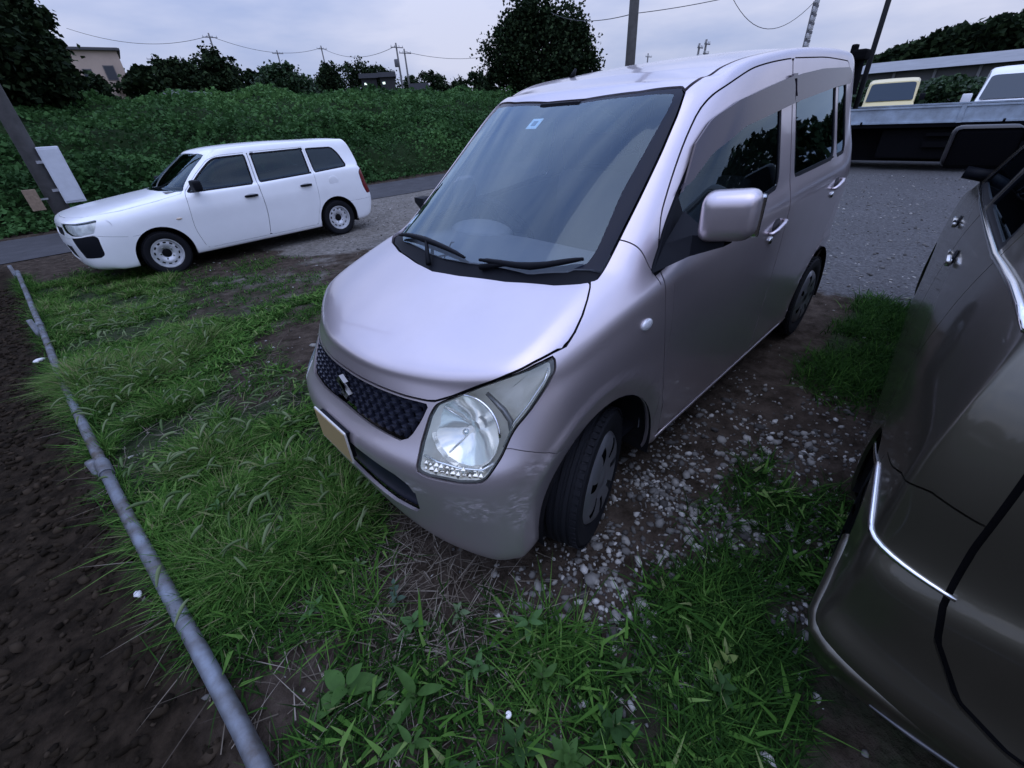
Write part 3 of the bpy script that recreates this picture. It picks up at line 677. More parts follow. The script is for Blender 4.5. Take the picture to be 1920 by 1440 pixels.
def build_kei_details(car, hit_front, hit_side, hit_top, visor_f, visor_r, co, fs, nr, gr_poly):
    PAINT = MATS['lavender_paint']
    # ---- smoked rain visors over the door windows
    VIS = mat('smoked_visor', (.045, .038, .050), .16, 0., spec=.45)
    for sg in (1, -1):
        for nm, poly, key in (('front', visor_f, 'fd'), ('rear', visor_r, 'rd')):
            v = Shell(co, fs, nr); fn = lambda P: np.where((P[:, 1]*sg > .4) & (-P[:, 0] > .9) & (-P[:, 0] < 3.2), sd_poly(np.stack([-P[:, 0], P[:, 2]], 1), poly), 1.)
            v.region('visor', fn, 0.); v.extract('visor', 'rain_visor', VIS, KEI[sg, key], .016, .010); v.free()
    # ---- grille slats: stepped wavy bars
    GM = mat('grille_slat', (.016, .018, .030), .32, coat=.2)
    gp = np.array(gr_poly)
    for i in range(5):
        z0 = .622+i*.0232; bm = bmesh.new(); rows = []
        ys = np.arange(-.405, .4051, .0210); run = []
        for k, y in enumerate(ys):
            up = .0060 if (k+i*1) % 2 else -.0060
            for yy in (y-.0096, y+.0096):
                zz = z0+up
                zz = min(zz, float(np.interp(abs(yy), [0, .175, .317, .402], [.722, .722, .719, .719])))
                if sd_poly(np.array([[yy, zz]]), gp)[0] > -.004: run.append(None); continue
                h, n = hit_front(yy, zz); run.append(None if h is None else (h.x, yy, zz))
        prev = None
        for p in run:
            if p is None: prev = None; continue
            x, y, z = p; t = .0066
            q = [bm.verts.new(c) for c in ((x-.009, y, z-t), (x-.006, y, z+t), (x-.028, y, z+t), (x-.028, y, z-t))]
            if prev:
                for a in range(4): bm.faces.new((prev[a], prev[(a+1) % 4], q[(a+1) % 4], q[a]))
            prev = q
        bmesh.ops.recalc_face_normals(bm, faces=bm.faces); bm_obj('grille_slat', bm, GM, car)
    # ---- stylised S emblem
    Spts = [(.040, .052), (-.030, .052), (-.046, .034), (-.046, .014), (.012, -.018), (-.046, -.018), (-.040, -.052), (.030, -.052), (.046, -.034), (.046, -.014), (-.012, .018), (.046, .018)]
    # angular S: upper stroke, diagonal, lower stroke
    Spts = [(q[0]*.050, q[1]*.052) for q in ((0, 1), (.62, .60), (.36, .42), (0, .66), (-.32, .44), (.85, -.33), (0, -1), (-.62, -.60), (-.36, -.42), (0, -.66), (.32, -.44), (-.85, .33))]
    h, n = hit_front(0, .678); bm = bmesh.new()
    v0 = [bm.verts.new((h.x+.012, a*.95, .676+b*.95)) for a, b in Spts]; v1 = [bm.verts.new((h.x-.004, a*.95, .676+b*.95)) for a, b in Spts]
    for k in range(12): bm.faces.new((v0[k], v0[(k+1) % 12], v1[(k+1) % 12], v1[k]))
    f = bm.faces.new(v0); bmesh.ops.triangulate(bm, faces=[f]); bmesh.ops.recalc_face_normals(bm, faces=bm.faces)
    bm_obj('badge', bm, mat('badge_chrome', (.22, .22, .22), .35, 1.), car)
    # ---- licence plate, blank, with pale rim
    pl = bpy.data.objects.new('licence_plate', None); COL.objects.link(pl); pl.parent = car
    bm = bmesh.new(); add_box(bm, (.000, -.018, .498), (.006, .255, .138), bevel=.006); bm_obj('plate_frame', bm, mat('plate_rim', (.62, .60, .56), .4, .3), pl)
    bm = bmesh.new(); add_box(bm, (.0036, -.018, .498), (.003, .243, .126), bevel=.001); bm_obj('plate_face', bm, mat('plate_tan', (.34, .25, .12), .5), pl)
    bm = bmesh.new(); add_box(bm, (-.013, -.018, .498), (.02, .22, .11)); bm_obj('plate_bracket', bm, M_BLACK, pl)
    # ---- side mirrors
    for sg in (1, -1):
        mr = bpy.data.objects.new('door_mirror', None); COL.objects.link(mr); mr.parent = car
        bm = bmesh.new(); bmesh.ops.create_cube(bm, size=1)
        for v in bm.verts:
            p = v.co*2; v.co = Vector((p.x*(.052 if p.x > 0 else .045), p.y*.086*(1-.10*(p.x > 0)), p.z*.079*(1-.10*(p.x > 0))*(1+.06*(p.y > 0)*(p.z < 0)*-1)+.006*p.y))
        bmesh.ops.bevel(bm, geom=bm.edges[:], offset=.042, segments=6, affect='EDGES', profile=.55)
        o = bm_obj('mirror_housing', bm, PAINT, mr, True)
        o.location = (-1.055, .852, 1.172); o.rotation_euler = (0, 0, math.radians(14))
        bm = bmesh.new(); add_box(bm, (-1.085, .852, 1.172), (.012, .165, .125), Matrix.Rotation(math.radians(14), 3, 'Z'), bevel=.01); g = bm_obj('mirror_glass', bm, M_CHROME, mr); 
        bm = bmesh.new(); loft(bm, [[(-.93, .690, .998), (-1.13, .712, 1.045), (-1.13, .672, 1.16), (-1.03, .668, 1.07)], [(-1.02, .765, 1.045), (-1.13, .765, 1.055), (-1.12, .76, 1.11), (-1.03, .76, 1.11)], [(-1.04, .86, 1.085), (-1.10, .86, 1.085), (-1.10, .86, 1.11), (-1.04, .86, 1.11)]], close_u=True)
        bmesh.ops.recalc_face_normals(bm, faces=bm.faces); b = bm_obj('mirror_arm', bm, M_BLACK, mr, auto=30)
        # black sail in the front corner of the window
        bm = bmesh.new(); pts = [(.938, .994), (1.007, 1.060), (1.057, 1.118), (1.150, 1.200), (1.165, 1.058), (.99, 1.006)]; vv = []
        for s_, z_ in pts: h, n = hit_side(s_, z_); vv.append(h+n*.004)
        f1 = [bm.verts.new(p) for p in vv]; f2 = [bm.verts.new(p-Vector((0, .012, 0))) for p in vv]
        bm.faces.new(f1); n_ = len(pts)
        for k in range(n_): bm.faces.new((f1[k], f2[k], f2[(k+1) % n_], f1[(k+1) % n_]))
        bmesh.ops.recalc_face_normals(bm, faces=bm.faces); sl = bm_obj('mirror_sail', bm, M_BLACK, mr)
        if sg < 0:
            mr.scale = (1, -1, 1)       # this one is folded back against the door
            o.location = (-1.27, .722, 1.12); o.rotation_euler = (0, 0, math.radians(100)); bpy.data.objects.remove(g)
    # ---- door handles with grip cup and key barrel
    for sg in (1, -1):
        for key, s0, z0, sl in (('fd', 1.965, .958, .030), ('rd', 2.90, 1.026, .018)):
            h, n = hit_side(s0, z0, sg); hd = bpy.data.objects.new('door_handle', None); COL.objects.link(hd); hd.parent = KEI[sg, key]
            bm = bmesh.new(); add_tube(bm, [h+Vector((x, sg*y, z)) for x, y, z in ((.085, .002, -.016), (.080, .016, -.015), (.04, .021, -.008), (-.04, .021, .008), (-.080, .016, .015), (-.085, .002, .016))], [.007, .009, .010, .010, .009, .007], 10)
            bm_obj('grip', bm, PAINT, hd, True)
            bm = bmesh.new(); bmesh.ops.create_uvsphere(bm, u_segments=20, v_segments=10, radius=1, matrix=Matrix.Translation(h+Vector((0, -sg*.002, .006))) @ Matrix.Diagonal((.055, .006, .034, 1))); bm_obj('grip_cup', bm, mat('cup', (.035, .032, .036), .5, .3), hd, True)
            bm = bmesh.new(); bmesh.ops.create_uvsphere(bm, u_segments=16, v_segments=8, radius=1, matrix=Matrix.Translation(h+Vector((.045, sg*.004, -.052))) @ Matrix.Diagonal((.022, .010, .018, 1))); bm_obj('key_barrel', bm, M_CHROME, hd, True)
        h, n = hit_side(.862, .847, sg); bm = bmesh.new()
        bmesh.ops.create_uvsphere(bm, u_segments=24, v_segments=12, radius=1, matrix=Matrix.Translation(h) @ Matrix.Diagonal((.032, .012, .021, 1))); bm_obj('side_marker', bm, mat('marker', (.62, .63, .66), .12, .2, coat=.6), car, True)
    # ---- wipers: arm, blade, spoiler strip lying on the cowl edge of the glass
    def on_ws(s_, y_, off): h, n = hit_top(s_, y_); return h+n*off
    for pv, ctl in (((.552, -.06), ((.675, -.44), (.632, -.16), (.602, .12))), ((.598, .20), ((.612, .19), (.662, .39), (.768, .528)))):
        w = bpy.data.objects.new('wiper', None); COL.objects.link(w); w.parent = car
        path = spline(ctl, 4, closed=False); bm = bmesh.new(); pts = [on_ws(q[0], q[1], .014) for q in path]
        add_tube(bm, pts, [.005, .008, .010, .011, .013, .011, .010, .008, .005], 6); bm_obj('wiper_blade', bm, M_BLACK, w, True)
        bm = bmesh.new(); mid = pts[4]; p0 = on_ws(pv[0], pv[1], .0)
        add_tube(bm, [p0, (p0+mid)/2+Vector((0, 0, .008)), mid+Vector((0, 0, .004))], [.011, .008, .006], 8); bm_obj('wiper_arm', bm, M_BLACK, w, True)
    # ---- roof aerial, stored flat along the screen pillar
    bm = bmesh.new(); add_tube(bm, [on_ws(1.33, -.40, .004), on_ws(1.2, -.455, .022), on_ws(.80, -.535, .034)], [.004, .003, .002], 6); 
    bm.free()
    h, n = hit_top(1.72, -.30); bm = bmesh.new(); add_tube(bm, [h, h+Vector((-.03, 0, .035))], [.014, .006], 8); bm_obj('aerial_base', bm, M_BLACK, car, True)
    # ---- inspection sticker inside the screen
    h, n = hit_top(1.20, -.085); tq = n.to_track_quat('Z', 'Y')
    st = bpy.data.objects.new('sticker', None); COL.objects.link(st); st.parent = car
    ring = bmesh.new(); add_box(ring, (0, 0, 0), (.062, .062, .001), bevel=0); o = bm_obj('sticker_sheet', ring, mat('sticker_blue', (.55, .75, .85), .5), st); o.location = h-n*.010; o.rotation_mode = 'QUATERNION'; o.rotation_quaternion = tq
    ring = bmesh.new(); add_box(ring, (0, 0, 0), (.026, .030, .001), bevel=0); o = bm_obj('sticker_number', ring, mat('sticker_dark', (.12, .20, .30), .5), st); o.location = h-n*.0085; o.rotation_mode = 'QUATERNION'; o.rotation_quaternion = tq
    for sg in (1, -1):      # sill lip tube, added proud of the body to catch the sky
        bm = bmesh.new(); pts = [hit_side(s_, .243, sg) for s_ in np.linspace(1.06, 2.71, 12)]; add_tube(bm, [q[0]-q[1]*.002 for q in pts], .0065, 8); bm_obj('sill_lip', bm, PAINT, car, True)
    # ---- wheels
    for sg in (1, -1):
        build_wheel('front_wheel', car, (-ARCH_F+.020, sg*.650, WHEEL_R), math.radians(17), WHEEL_R, .155, 'cap', sg)
        build_wheel('rear_wheel', car, (-ARCH_R, sg*.648, WHEEL_R), 0, WHEEL_R, .155, 'cap', sg)
        for c in (ARCH_F, ARCH_R):
            bm = bmesh.new(); rows = []
            for yy in (.725, .46):
                rows.append([(-c+math.cos(a)*(ARCH_RAD-.004+.012), sg*yy, WHEEL_R+math.sin(a)*(ARCH_RAD+.010)) for a in np.linspace(-.25, math.pi+.25, 28)])
            rows.append([(-c, sg*.46, WHEEL_R)]*28); loft(bm, rows); bm_obj('arch_liner', bm, M_DARK, car)
    bm = bmesh.new(); add_box(bm, (-1.85, 0, .225), (2.9, .98, .05)); add_box(bm, (-1.87, 0, .225), (1.72, 1.36, .06)); bm_obj('floor_pan', bm, M_DARK, car)
    build_kei_interior(car)

def build_kei_interior(car):
    FAB = mat('seat_fabric', (.10, .10, .105), .9, noise=(60, .2)); TRIM = mat('cabin_trim', (.17, .17, .175), .75); DTRIM = mat('dash_plastic', (.14, .15, .17), .6, bump=(200, .1, .001))
    bm = bmesh.new(); loft(bm, [[(-.70, y, .97-.05*abs(y)) for y in np.linspace(-.60, .60, 15)], [(-.86, y, 1.005-.03*abs(y)) for y in np.linspace(-.62, .62, 15)], [(-1.05, y, 1.0-.02*abs(y)) for y in np.linspace(-.63, .63, 15)], [(-1.16, y, .94) for y in np.linspace(-.64, .64, 15)], [(-1.13, y, .78) for y in np.linspace(-.64, .64, 15)], [(-1.0, y, .45) for y in np.linspace(-.64, .64, 15)]])
    bm_obj('dashboard', bm, DTRIM, car, True)
    bm = bmesh.new(); bmesh.ops.create_uvsphere(bm, u_segments=24, v_segments=12, radius=1, matrix=Matrix.Translation((-1.06, -.33, .985)) @ Matrix.Diagonal((.11, .20, .055, 1))); bm_obj('meter_hood', bm, DTRIM, car, True)
    bm = bmesh.new(); N = 40
    c = Vector((-1.22, -.34, .975)); ax = Vector((-.82, 0, .57)).normalized(); u = Vector((0, 1, 0)); v = ax.cross(u)
    add_tube(bm, [c+(u*math.cos(2*math.pi*k/N)+v*math.sin(2*math.pi*k/N))*.182 for k in range(N+1)], .016, 8, cap=False)
    sw = bm_obj('steering_wheel', bm, M_BLACK, car, True)
    bm = bmesh.new(); add_tube(bm, [c, c-ax*.04-u*.0], .07, 16); add_tube(bm, [c-u*.17, c+u*.17], .016, 8); add_tube(bm, [c, c-v*.17], .016, 8); add_tube(bm, [c-ax*.03, c-ax*.30], .03, 10); bm_obj('steering_spokes', bm, M_BLACK, sw, True)
    for sg in (1, -1):
        st = bpy.data.objects.new('seat', None); COL.objects.link(st); st.parent = car
        bm = bmesh.new(); add_box(bm, (-1.62, sg*.33, .52), (.52, .52, .16), bevel=.05); bm_obj('cushion', bm, FAB, st, auto=50)
        rot = Matrix.Rotation(math.radians(-14), 3, 'Y')
        bm = bmesh.new(); add_box(bm, (-1.93, sg*.33, .86), (.13, .49, .62), rot, bevel=.05); bm_obj('backrest', bm, FAB, st, auto=50)
        bm = bmesh.new(); add_box(bm, (-2.02, sg*.33, 1.27), (.10, .25, .17), rot, bevel=.04); bm_obj('headrest', bm, mat('headrest_fabric', (.05, .05, .055), .9), st, auto=50)
        bm = bmesh.new(); add_box(bm, (-2.86, sg*.33, .86), (.13, .49, .60), rot, bevel=.05); add_box(bm, (-2.93, sg*.33, 1.24), (.10, .25, .15), rot, bevel=.04); bm_obj('rear_backrest', bm, FAB, st, auto=50)
    bm = bmesh.new(); loft(bm, [[(-1.42, y, 1.515) for y in (-.46, 0, .46)], [(-1.8, y, 1.575-.2*y*y) for y in (-.5, 0, .5)], [(-2.4, y, 1.60-.2*y*y) for y in (-.52, 0, .52)], [(-3.2, y, 1.57-.2*y*y) for y in (-.5, 0, .5)]]); bm_obj('headliner', bm, TRIM, car, True)
    bm = bmesh.new(); add_box(bm, (-1.30, -.02, 1.475), (.03, .22, .06), bevel=.012); bm_obj('rear_view_mirror', bm, M_BLACK, car, auto=40)
    bm = bmesh.new(); add_box(bm, (-1.90, 0, .30), (2.3, 1.3, .02)); bm_obj('cabin_floor', bm, M_BLACK, car)
    for sg in (1, -1):
        bm = bmesh.new(); loft(bm, [[(-s_, sg*(.70-.03), z) for s_ in (1.0, 1.6, 2.3, 3.05)] for z in (.3, .7, 1.0)] + [[(-s_, sg*.675, z) for s_, z in ((1.0, 1.0), (1.6, 1.08), (2.3, 1.14), (3.05, 1.17))]]); bm_obj('door_trim', bm, DTRIM, car)
    bm = bmesh.new(); add_box(bm, (-3.22, 0, .75), (.05, 1.2, .85)); bm_obj('tailgate_trim', bm, TRIM, car)
    bm = bmesh.new(); add_box(bm, (-2.16, -.655, 1.30), (.16, .03, .5), Matrix.Rotation(.22, 3, 'X')); bm_obj('pillar_trim', bm, TRIM, car)

# ================================================================ the two other parked cars
def side_fn(poly, ymin=.4, smin=.2, smax=9.): return lambda P: np.where((np.abs(P[:, 1]) > ymin) & (-P[:, 0] > smin) & (-P[:, 0] < smax), sd_poly(np.stack([-P[:, 0], P[:, 2]], 1), poly), 1.)
def arch_fn(cs, hub, R, ymin=.5):
    def f(P):
        s, z, y = -P[:, 0], P[:, 2], np.abs(P[:, 1]); out = np.full(len(P), 1.)
        for c in cs:
            ds = np.abs(s-c); dz = z-hub; out = np.minimum(out, np.where(dz > 0, np.hypot(ds, dz), ds)-R)
        return np.where(y > ymin, out, 1.)
    return f
def liner(car, cs, hub, R, y0, y1):
    for sg in (1, -1):
        for c in cs:
            bm = bmesh.new(); rows = [[(-c+math.cos(a)*(R+.008), sg*yy, hub+math.sin(a)*(R+.008)) for a in np.linspace(-.3, math.pi+.3, 24)] for yy in (y1, y0)]
            rows.append([(-c, sg*y0, hub)]*24); loft(bm, rows); bm_obj('arch_liner', bm, M_DARK, car)

def build_station_wagon():
    car = empty('station_wagon', (0, 0, 0), 0., 'white station wagon with steel wheels and black mirrors parked by the road', 'car')
    ang = math.radians(4.24); org = Vector((-.281, -5.976, -.105))      # outer face of the front wheel
    h = Vector((math.cos(ang), math.sin(ang), 0)); nn = Vector((-h.y, h.x, 0))
    car.location = org+h*.78-nn*.80; car.rotation_euler = (0, 0, ang)
    def side(ss, ys, zs): return [(s, y, z) for s, y, z in zip(ss, ys, zs)]
    S = [.42, .80, 1.25, 1.70, 2.25, 2.85, 3.35, 3.80]
    R = []
    def rear(s, y, z, w=.0): return [(s-.06, y*.95, z), (s-.015, y*.80, z), (s, y*.58, z), (s+.005, y*.3, z), (s+.005, 0, z)]
    R.append([(.12, 0, .20), (.13, .3, .20), (.16, .52, .20), (.23, .68, .20), (.32, .76, .20)] + side(S, [.79]*8, [.19]*8) + rear(4.02, .80, .22))
    R.append([(.05, 0, .26), (.055, .3, .26), (.08, .54, .26), (.135, .71, .26), (.25, .80, .26)] + side(S, [.815]*8, [.24]*8) + rear(4.06, .815, .28))
    R.append([(.01, 0, .42), (.02, .3, .42), (.05, .54, .42), (.11, .715, .42), (.235, .81, .42)] + side(S, [.828]*8, [.42]*8) + rear(4.10, .825, .44))
    R.append([(.0, 0, .56), (.012, .3, .56), (.045, .54, .56), (.105, .71, .56), (.235, .805, .56)] + side(S, [.83]*8, [.56]*8) + rear(4.10, .83, .58))
    R.append([(.02, 0, .70), (.032, .3, .70), (.07, .54, .70), (.135, .70, .70), (.26, .79, .70)] + side(S, [.815, .825, .83, .83, .83, .83, .83, .825], [.69, .70, .70, .70, .70, .71, .71, .71]) + rear(4.07, .825, .72))
    R.append([(.075, 0, .795), (.09, .3, .795), (.13, .54, .793), (.20, .69, .788), (.31, .765, .785)] + side([.48, .84, 1.27]+S[3:], [.785, .805, .815, .818, .82, .82, .82, .815], [.775, .79, .80, .80, .80, .81, .82, .82]) + rear(4.05, .815, .84))
    R.append([(.38, 0, .880), (.40, .3, .878), (.45, .5, .872), (.52, .64, .862), (.60, .705, .855)] + side([.70, .95, 1.32]+S[3:], [.75, .77, .79, .80, .805, .805, .805, .80], [.845, .86, .88, .885, .89, .91, .93, .94]) + rear(4.03, .80, .95))
    R.append([(1.08, 0, .965), (1.10, .3, .962), (1.16, .5, .957), (1.23, .62, .95), (1.29, .69, .942)] + side([1.34, 1.40, 1.52, 1.80]+S[4:], [.725, .75, .765, .778, .785, .787, .785, .775], [.935, .93, .925, .925, .935, .96, .985, 1.0]) + rear(4.01, .775, 1.0))
    R.append([(1.20, 0, 1.01), (1.215, .3, 1.008), (1.26, .48, 1.005), (1.32, .59, 1.0), (1.37, .65, .995)] + side([1.42, 1.48, 1.60, 1.86]+S[4:], [.69, .712, .73, .742, .75, .752, .75, .738], [.985, .98, .975, .975, .985, 1.01, 1.035, 1.05]) + rear(4.02, .745, 1.05))
    R.append([(1.46, 0, 1.185), (1.47, .3, 1.185), (1.505, .45, 1.18), (1.55, .545, 1.18), (1.58, .595, 1.175)] + side([1.62, 1.66, 1.76, 1.98, 2.32, 2.87, 3.33, 3.70], [.645, .665, .678, .688, .694, .696, .694, .684], [1.17, 1.17, 1.17, 1.17, 1.18, 1.185, 1.19, 1.19]) + rear(4.0, .685, 1.19))
    R.append([(1.72, 0, 1.355), (1.73, .3, 1.352), (1.75, .43, 1.345), (1.78, .51, 1.335), (1.80, .55, 1.325)] + side([1.83, 1.87, 1.95, 2.10, 2.40, 2.88, 3.35, 3.77], [.595, .612, .624, .632, .638, .640, .638, .63], [1.325, 1.328, 1.332, 1.338, 1.345, 1.348, 1.343, 1.335]) + rear(3.965, .64, 1.325))
    R.append([(1.84, 0, 1.405), (1.85, .28, 1.40), (1.865, .40, 1.392), (1.885, .47, 1.382), (1.90, .505, 1.375)] + side([1.93, 1.97, 2.05, 2.18, 2.46, 2.88, 3.34, 3.74], [.558, .572, .582, .588, .592, .594, .592, .585], [1.388, 1.394, 1.400, 1.406, 1.412, 1.414, 1.408, 1.398]) + rear(3.92, .595, 1.392))
    roof = []
    for s, yo, z in zip([1.93, 1.97, 2.05, 2.18, 2.46, 2.88, 3.34, 3.74], [.558, .572, .582, .588, .592, .594, .592, .585], [1.388, 1.394, 1.400, 1.406, 1.412, 1.414, 1.408, 1.398]):
        zc = np.interp(s, [1.84, 2.1, 2.5, 3.0, 3.6], [1.410, 1.436, 1.448, 1.446, 1.425]); roof.append([(s, yo*f, zc-(zc-z)*g) for f, g in ((0, 0), (.35, .1), (.67, .35), (.9, .72))])
    co, fs, nr = shell_from_rings(R, roof, 5, 8, 3); nr = recompute_normals(co, fs)
    bvh = BVHTree.FromPolygons([tuple(c) for c in co], fs)
    hs = lambda s, z, sg=1: bvh.ray_cast(Vector((-s, sg*3, z)), Vector((0, -sg, 0)))
    WHITE = mat('white_paint', (.84, .85, .86), .28, 0., coat=.6, coat_rough=.08, noise=(2.5, .06)); GL = glass_mat('wagon_glass', (.20, .24, .27), 1.1); GLW = glass_mat('wagon_screen', (.7, .76, .78), 1.2)
    HF, HR, HZ, AR = .86, 3.375, .272, .335
    s_, y_, z_ = (lambda P: -P[:, 0]), (lambda P: np.abs(P[:, 1])), (lambda P: P[:, 2])
    ws = [(0, 1.13), (.3, 1.15), (.5, 1.21), (.60, 1.27), (.655, 1.34), (.62, 1.43), (.575, 1.56), (.53, 1.74), (.50, 1.79), (.3, 1.745), (0, 1.735)]; wp = sc(ws+[(-a, b) for a, b in ws[::-1]])
    f_ws = lambda P: np.where((z_(P) > .9) & (s_(P) < 2.0), sd_poly(np.stack([P[:, 1], s_(P)], 1), wp), 1.)
    hd = [(0, .095), (.3, .115), (.5, .17), (.62, .24), (.70, .36), (.735, .60), (.735, 1.0), (.71, 1.30), (.66, 1.335), (.60, 1.262), (.5, 1.20), (.3, 1.14), (0, 1.12)]; hp = sc(hd+[(-a, b) for a, b in hd[::-1]])
    f_hood = lambda P: np.where((z_(P) > .74) & (s_(P) < 1.5), sd_poly(np.stack([P[:, 1], s_(P)], 1), hp), 1.)
    fd = roundpoly([(1.33, .92), (1.30, .75), (1.27, .50), (1.33, .24), (2.20, .24), (2.26, .55), (2.26, .92), (2.30, 1.336), (1.93, 1.330), (1.78, 1.292), (1.56, 1.13)], [.03, .1, .1, .05, .02, .1, .1, .02, .05, .05, .1], 4)
    rd = roundpoly([(2.206, .24), (2.98, .24), (3.03, .40), (3.10, .55), (3.13, .92), (3.14, 1.340), (2.306, 1.340), (2.266, .92), (2.266, .55)], [.02, .04, .05, .1, .1, .02, .02, .1, .1], 4)
    fg = roundpoly([(1.385, .940), (1.60, 1.135), (1.78, 1.262), (1.87, 1.302), (2.255, 1.310), (2.215, .945)], [.01, .1, .04, .05, .015, .015], 4)
    rg = roundpoly([(2.345, 1.312), (3.10, 1.318), (3.09, .985), (2.315, .955)], [.015]*4, 4)
    qg = roundpoly([(3.17, 1.312), (3.60, 1.300), (3.68, 1.20), (3.74, 1.02), (3.17, .99)], [.02, .04, .04, .05, .02], 4)
    hl = roundpoly([(.36, .755), (.62, .762), (.80, .765), (.98, .775), (1.11, .785), (1.09, .72), (1.05, .655), (.86, .635), (.60, .635), (.42, .67)], .02, 3)     # y+s, z
    f_hl = lambda P: np.where((s_(P) < .6) & (y_(P) > .33), sd_poly(np.stack([y_(P)+s_(P), z_(P)], 1), hl), 1.)
    gr = [(0, .715), (.34, .712), (.36, .66), (.33, .62), (0, .615)]; gp = sc(gr+[(-a, b) for a, b in gr[::-1]]); f_gr = lambda P: np.where(s_(P) < .3, sd_poly(np.stack([P[:, 1], z_(P)], 1), gp), 1.)
    bc = roundpoly([(.62, .605), (1.03, .625), (1.075, .60), (1.06, .405), (1.0, .375), (.72, .375)], .02, 3); f_bc = lambda P: np.where((s_(P) < .45) & (y_(P) > .4), sd_poly(np.stack([y_(P)+s_(P), z_(P)], 1), bc), 1.)
    lgp = sc([(-.42, .50), (.42, .50), (.40, .33), (-.40, .33)]); f_lg = lambda P: np.where(s_(P) < .3, sd_poly(np.stack([P[:, 1], z_(P)], 1), lgp), 1.)
    tl = roundpoly([(4.73, .96), (4.80, .88), (4.85, .72), (4.86, .58), (4.79, .575), (4.745, .70), (4.71, .90)], .02, 3)
    f_tl = lambda P: np.where((s_(P) > 3.7) & (y_(P) > .5), sd_poly(np.stack([s_(P)+y_(P), z_(P)], 1), tl), 1.)
    af = arch_fn((HF, HR), HZ, AR)
    inner = Shell(co, fs, nr)
    for f in (f_ws, side_fn(fg), side_fn(rg), side_fn(qg), f_hl, lambda P: af(P)+.004): inner.remove(f)
    inner.extract('body', 'inner_body', M_DARK, car, -.018, 0); inner.free()
    sh = Shell(co, fs, nr); sh.remove(af)
    sh.region('ws', f_ws, .004); sh.region('hood', f_hood, .003, ['body']); sh.region('headlight', f_hl, .003, ['body']); sh.region('grille', f_gr, .002, ['body'])
    sh.region('bumper_corner', f_bc, .002, ['body']); sh.region('lower_grille', f_lg, .002, ['body']); sh.region('tail', f_tl, .003, ['body'])
    bl = interp_curve([(0, .60), (.62, .60), (1.02, .63), (1.15, .60), (1.4, .55)])
    sh.region('front_bumper', lambda P: np.where(s_(P) < 1.2, np.maximum(z_(P)-bl(y_(P)+s_(P)), s_(P)-.7), 1.), .0015, ['body'])
    sh.region('rear_bumper', lambda P: np.where(s_(P) > 3.2, np.maximum(z_(P)-.50, 3.55-s_(P)), 1.), .0015, ['body'])
    sh.region('front_door', side_fn(fd), .0025, ['body']); sh.region('rear_door', side_fn(rd), .0025, ['body'])
    for r, nm, pl in (('front_door', 'fg', fg), ('rear_door', 'rg', rg), ('body', 'qg', qg)): sh.region(nm, side_fn(pl), .010, [r], keep_gap='trim')
    ex = sh.extract
    for r, nm, m in (('body', 'body_shell', WHITE), ('hood', 'hood', WHITE), ('front_bumper', 'front_bumper', WHITE), ('rear_bumper', 'rear_bumper', WHITE)): ex(r, nm, m, car)
    ex('ws', 'windscreen', GLW, car, -.004, 0); ex('grille', 'grille', M_BLACK, car, -.015, 0); ex('lower_grille', 'lower_grille', M_BLACK, car, -.012, 0)
    for sg in (1, -1):
        sel = lambda c, sg=sg: c.y*sg > 0
        d1 = ex('front_door', 'front_door', WHITE, car, sel=sel); d2 = ex('rear_door', 'rear_door', WHITE, car, sel=sel)
        ex('fg', 'window_pane', GL, d1, -.006, 0, sel); ex('rg', 'window_pane', GL, d2, -.006, 0, sel); ex('qg', 'window_pane', GL, car, -.006, 0, sel); ex('trim', 'window_trim', M_BLACK, car, -.001, .005, sel)
        ex('bumper_corner', 'bumper_corner', M_BLACK, car, .002, .01, sel); tlo = ex('tail', 'tail_lamp', mat('tail_red', (.13, .008, .010), .2, coat=.3), car, .003, .008, sel)
        lamp = bpy.data.objects.new('headlight', None); COL.objects.link(lamp); lamp.parent = car
        ex('headlight', 'lens', glass_mat('lamp_lens'), lamp, -.001, .0, sel); ex('headlight', 'reflector', mat('wagon_reflector', (.88, .90, .90), .3, .2, noise=(14, .4)), lamp, -.03, .0, sel)
        q = hs(.40, .715, sg)[0]; bm = bmesh.new(); add_lathe(bm, [(.062, .02), (.05, 0), (.02, -.015), (.001, -.016)], 24, 'X'); o = bm_obj('lamp_bowl', bm, M_SILVER, lamp, True); o.location = q+Vector((-.02, -.05*sg, 0)); o.rotation_euler = (0, 0, math.radians(40*sg))
        for d, s0, z0 in ((d1, 2.115, .80), (d2, 2.95, .83)):
            p = hs(s0, z0, sg)[0]; hd_ = bpy.data.objects.new('door_handle', None); COL.objects.link(hd_); hd_.parent = d
            bm = bmesh.new(); add_tube(bm, [p+Vector((x, sg*y, 0)) for x, y in ((.085, .0), (.075, .028), (-.075, .028), (-.085, 0))], [.012, .016, .016, .012], 8); bm_obj('grip', bm, M_BLACK, hd_, True)
            bm = bmesh.new(); bmesh.ops.create_uvsphere(bm, u_segments=16, v_segments=8, radius=1, matrix=Matrix.Translation(p) @ Matrix.Diagonal((.09, .006, .032, 1))); bm_obj('grip_cup', bm, mat('white_cup', (.45, .46, .47), .5), hd_, True)
        p = hs(1.50, .97, sg)[0]; mr = bpy.data.objects.new('door_mirror', None); COL.objects.link(mr); mr.parent = car
        bm = bmesh.new(); add_box(bm, p+Vector((.03, sg*.13, .045)), (.10, .20, .135), bevel=.035, seg=3); bm_obj('mirror_housing', bm, M_BLACK, mr, auto=40)
        bm = bmesh.new(); add_tube(bm, [p, p+Vector((.03, sg*.10, .0))], .025, 8); bm_obj('mirror_arm', bm, M_BLACK, mr, True)
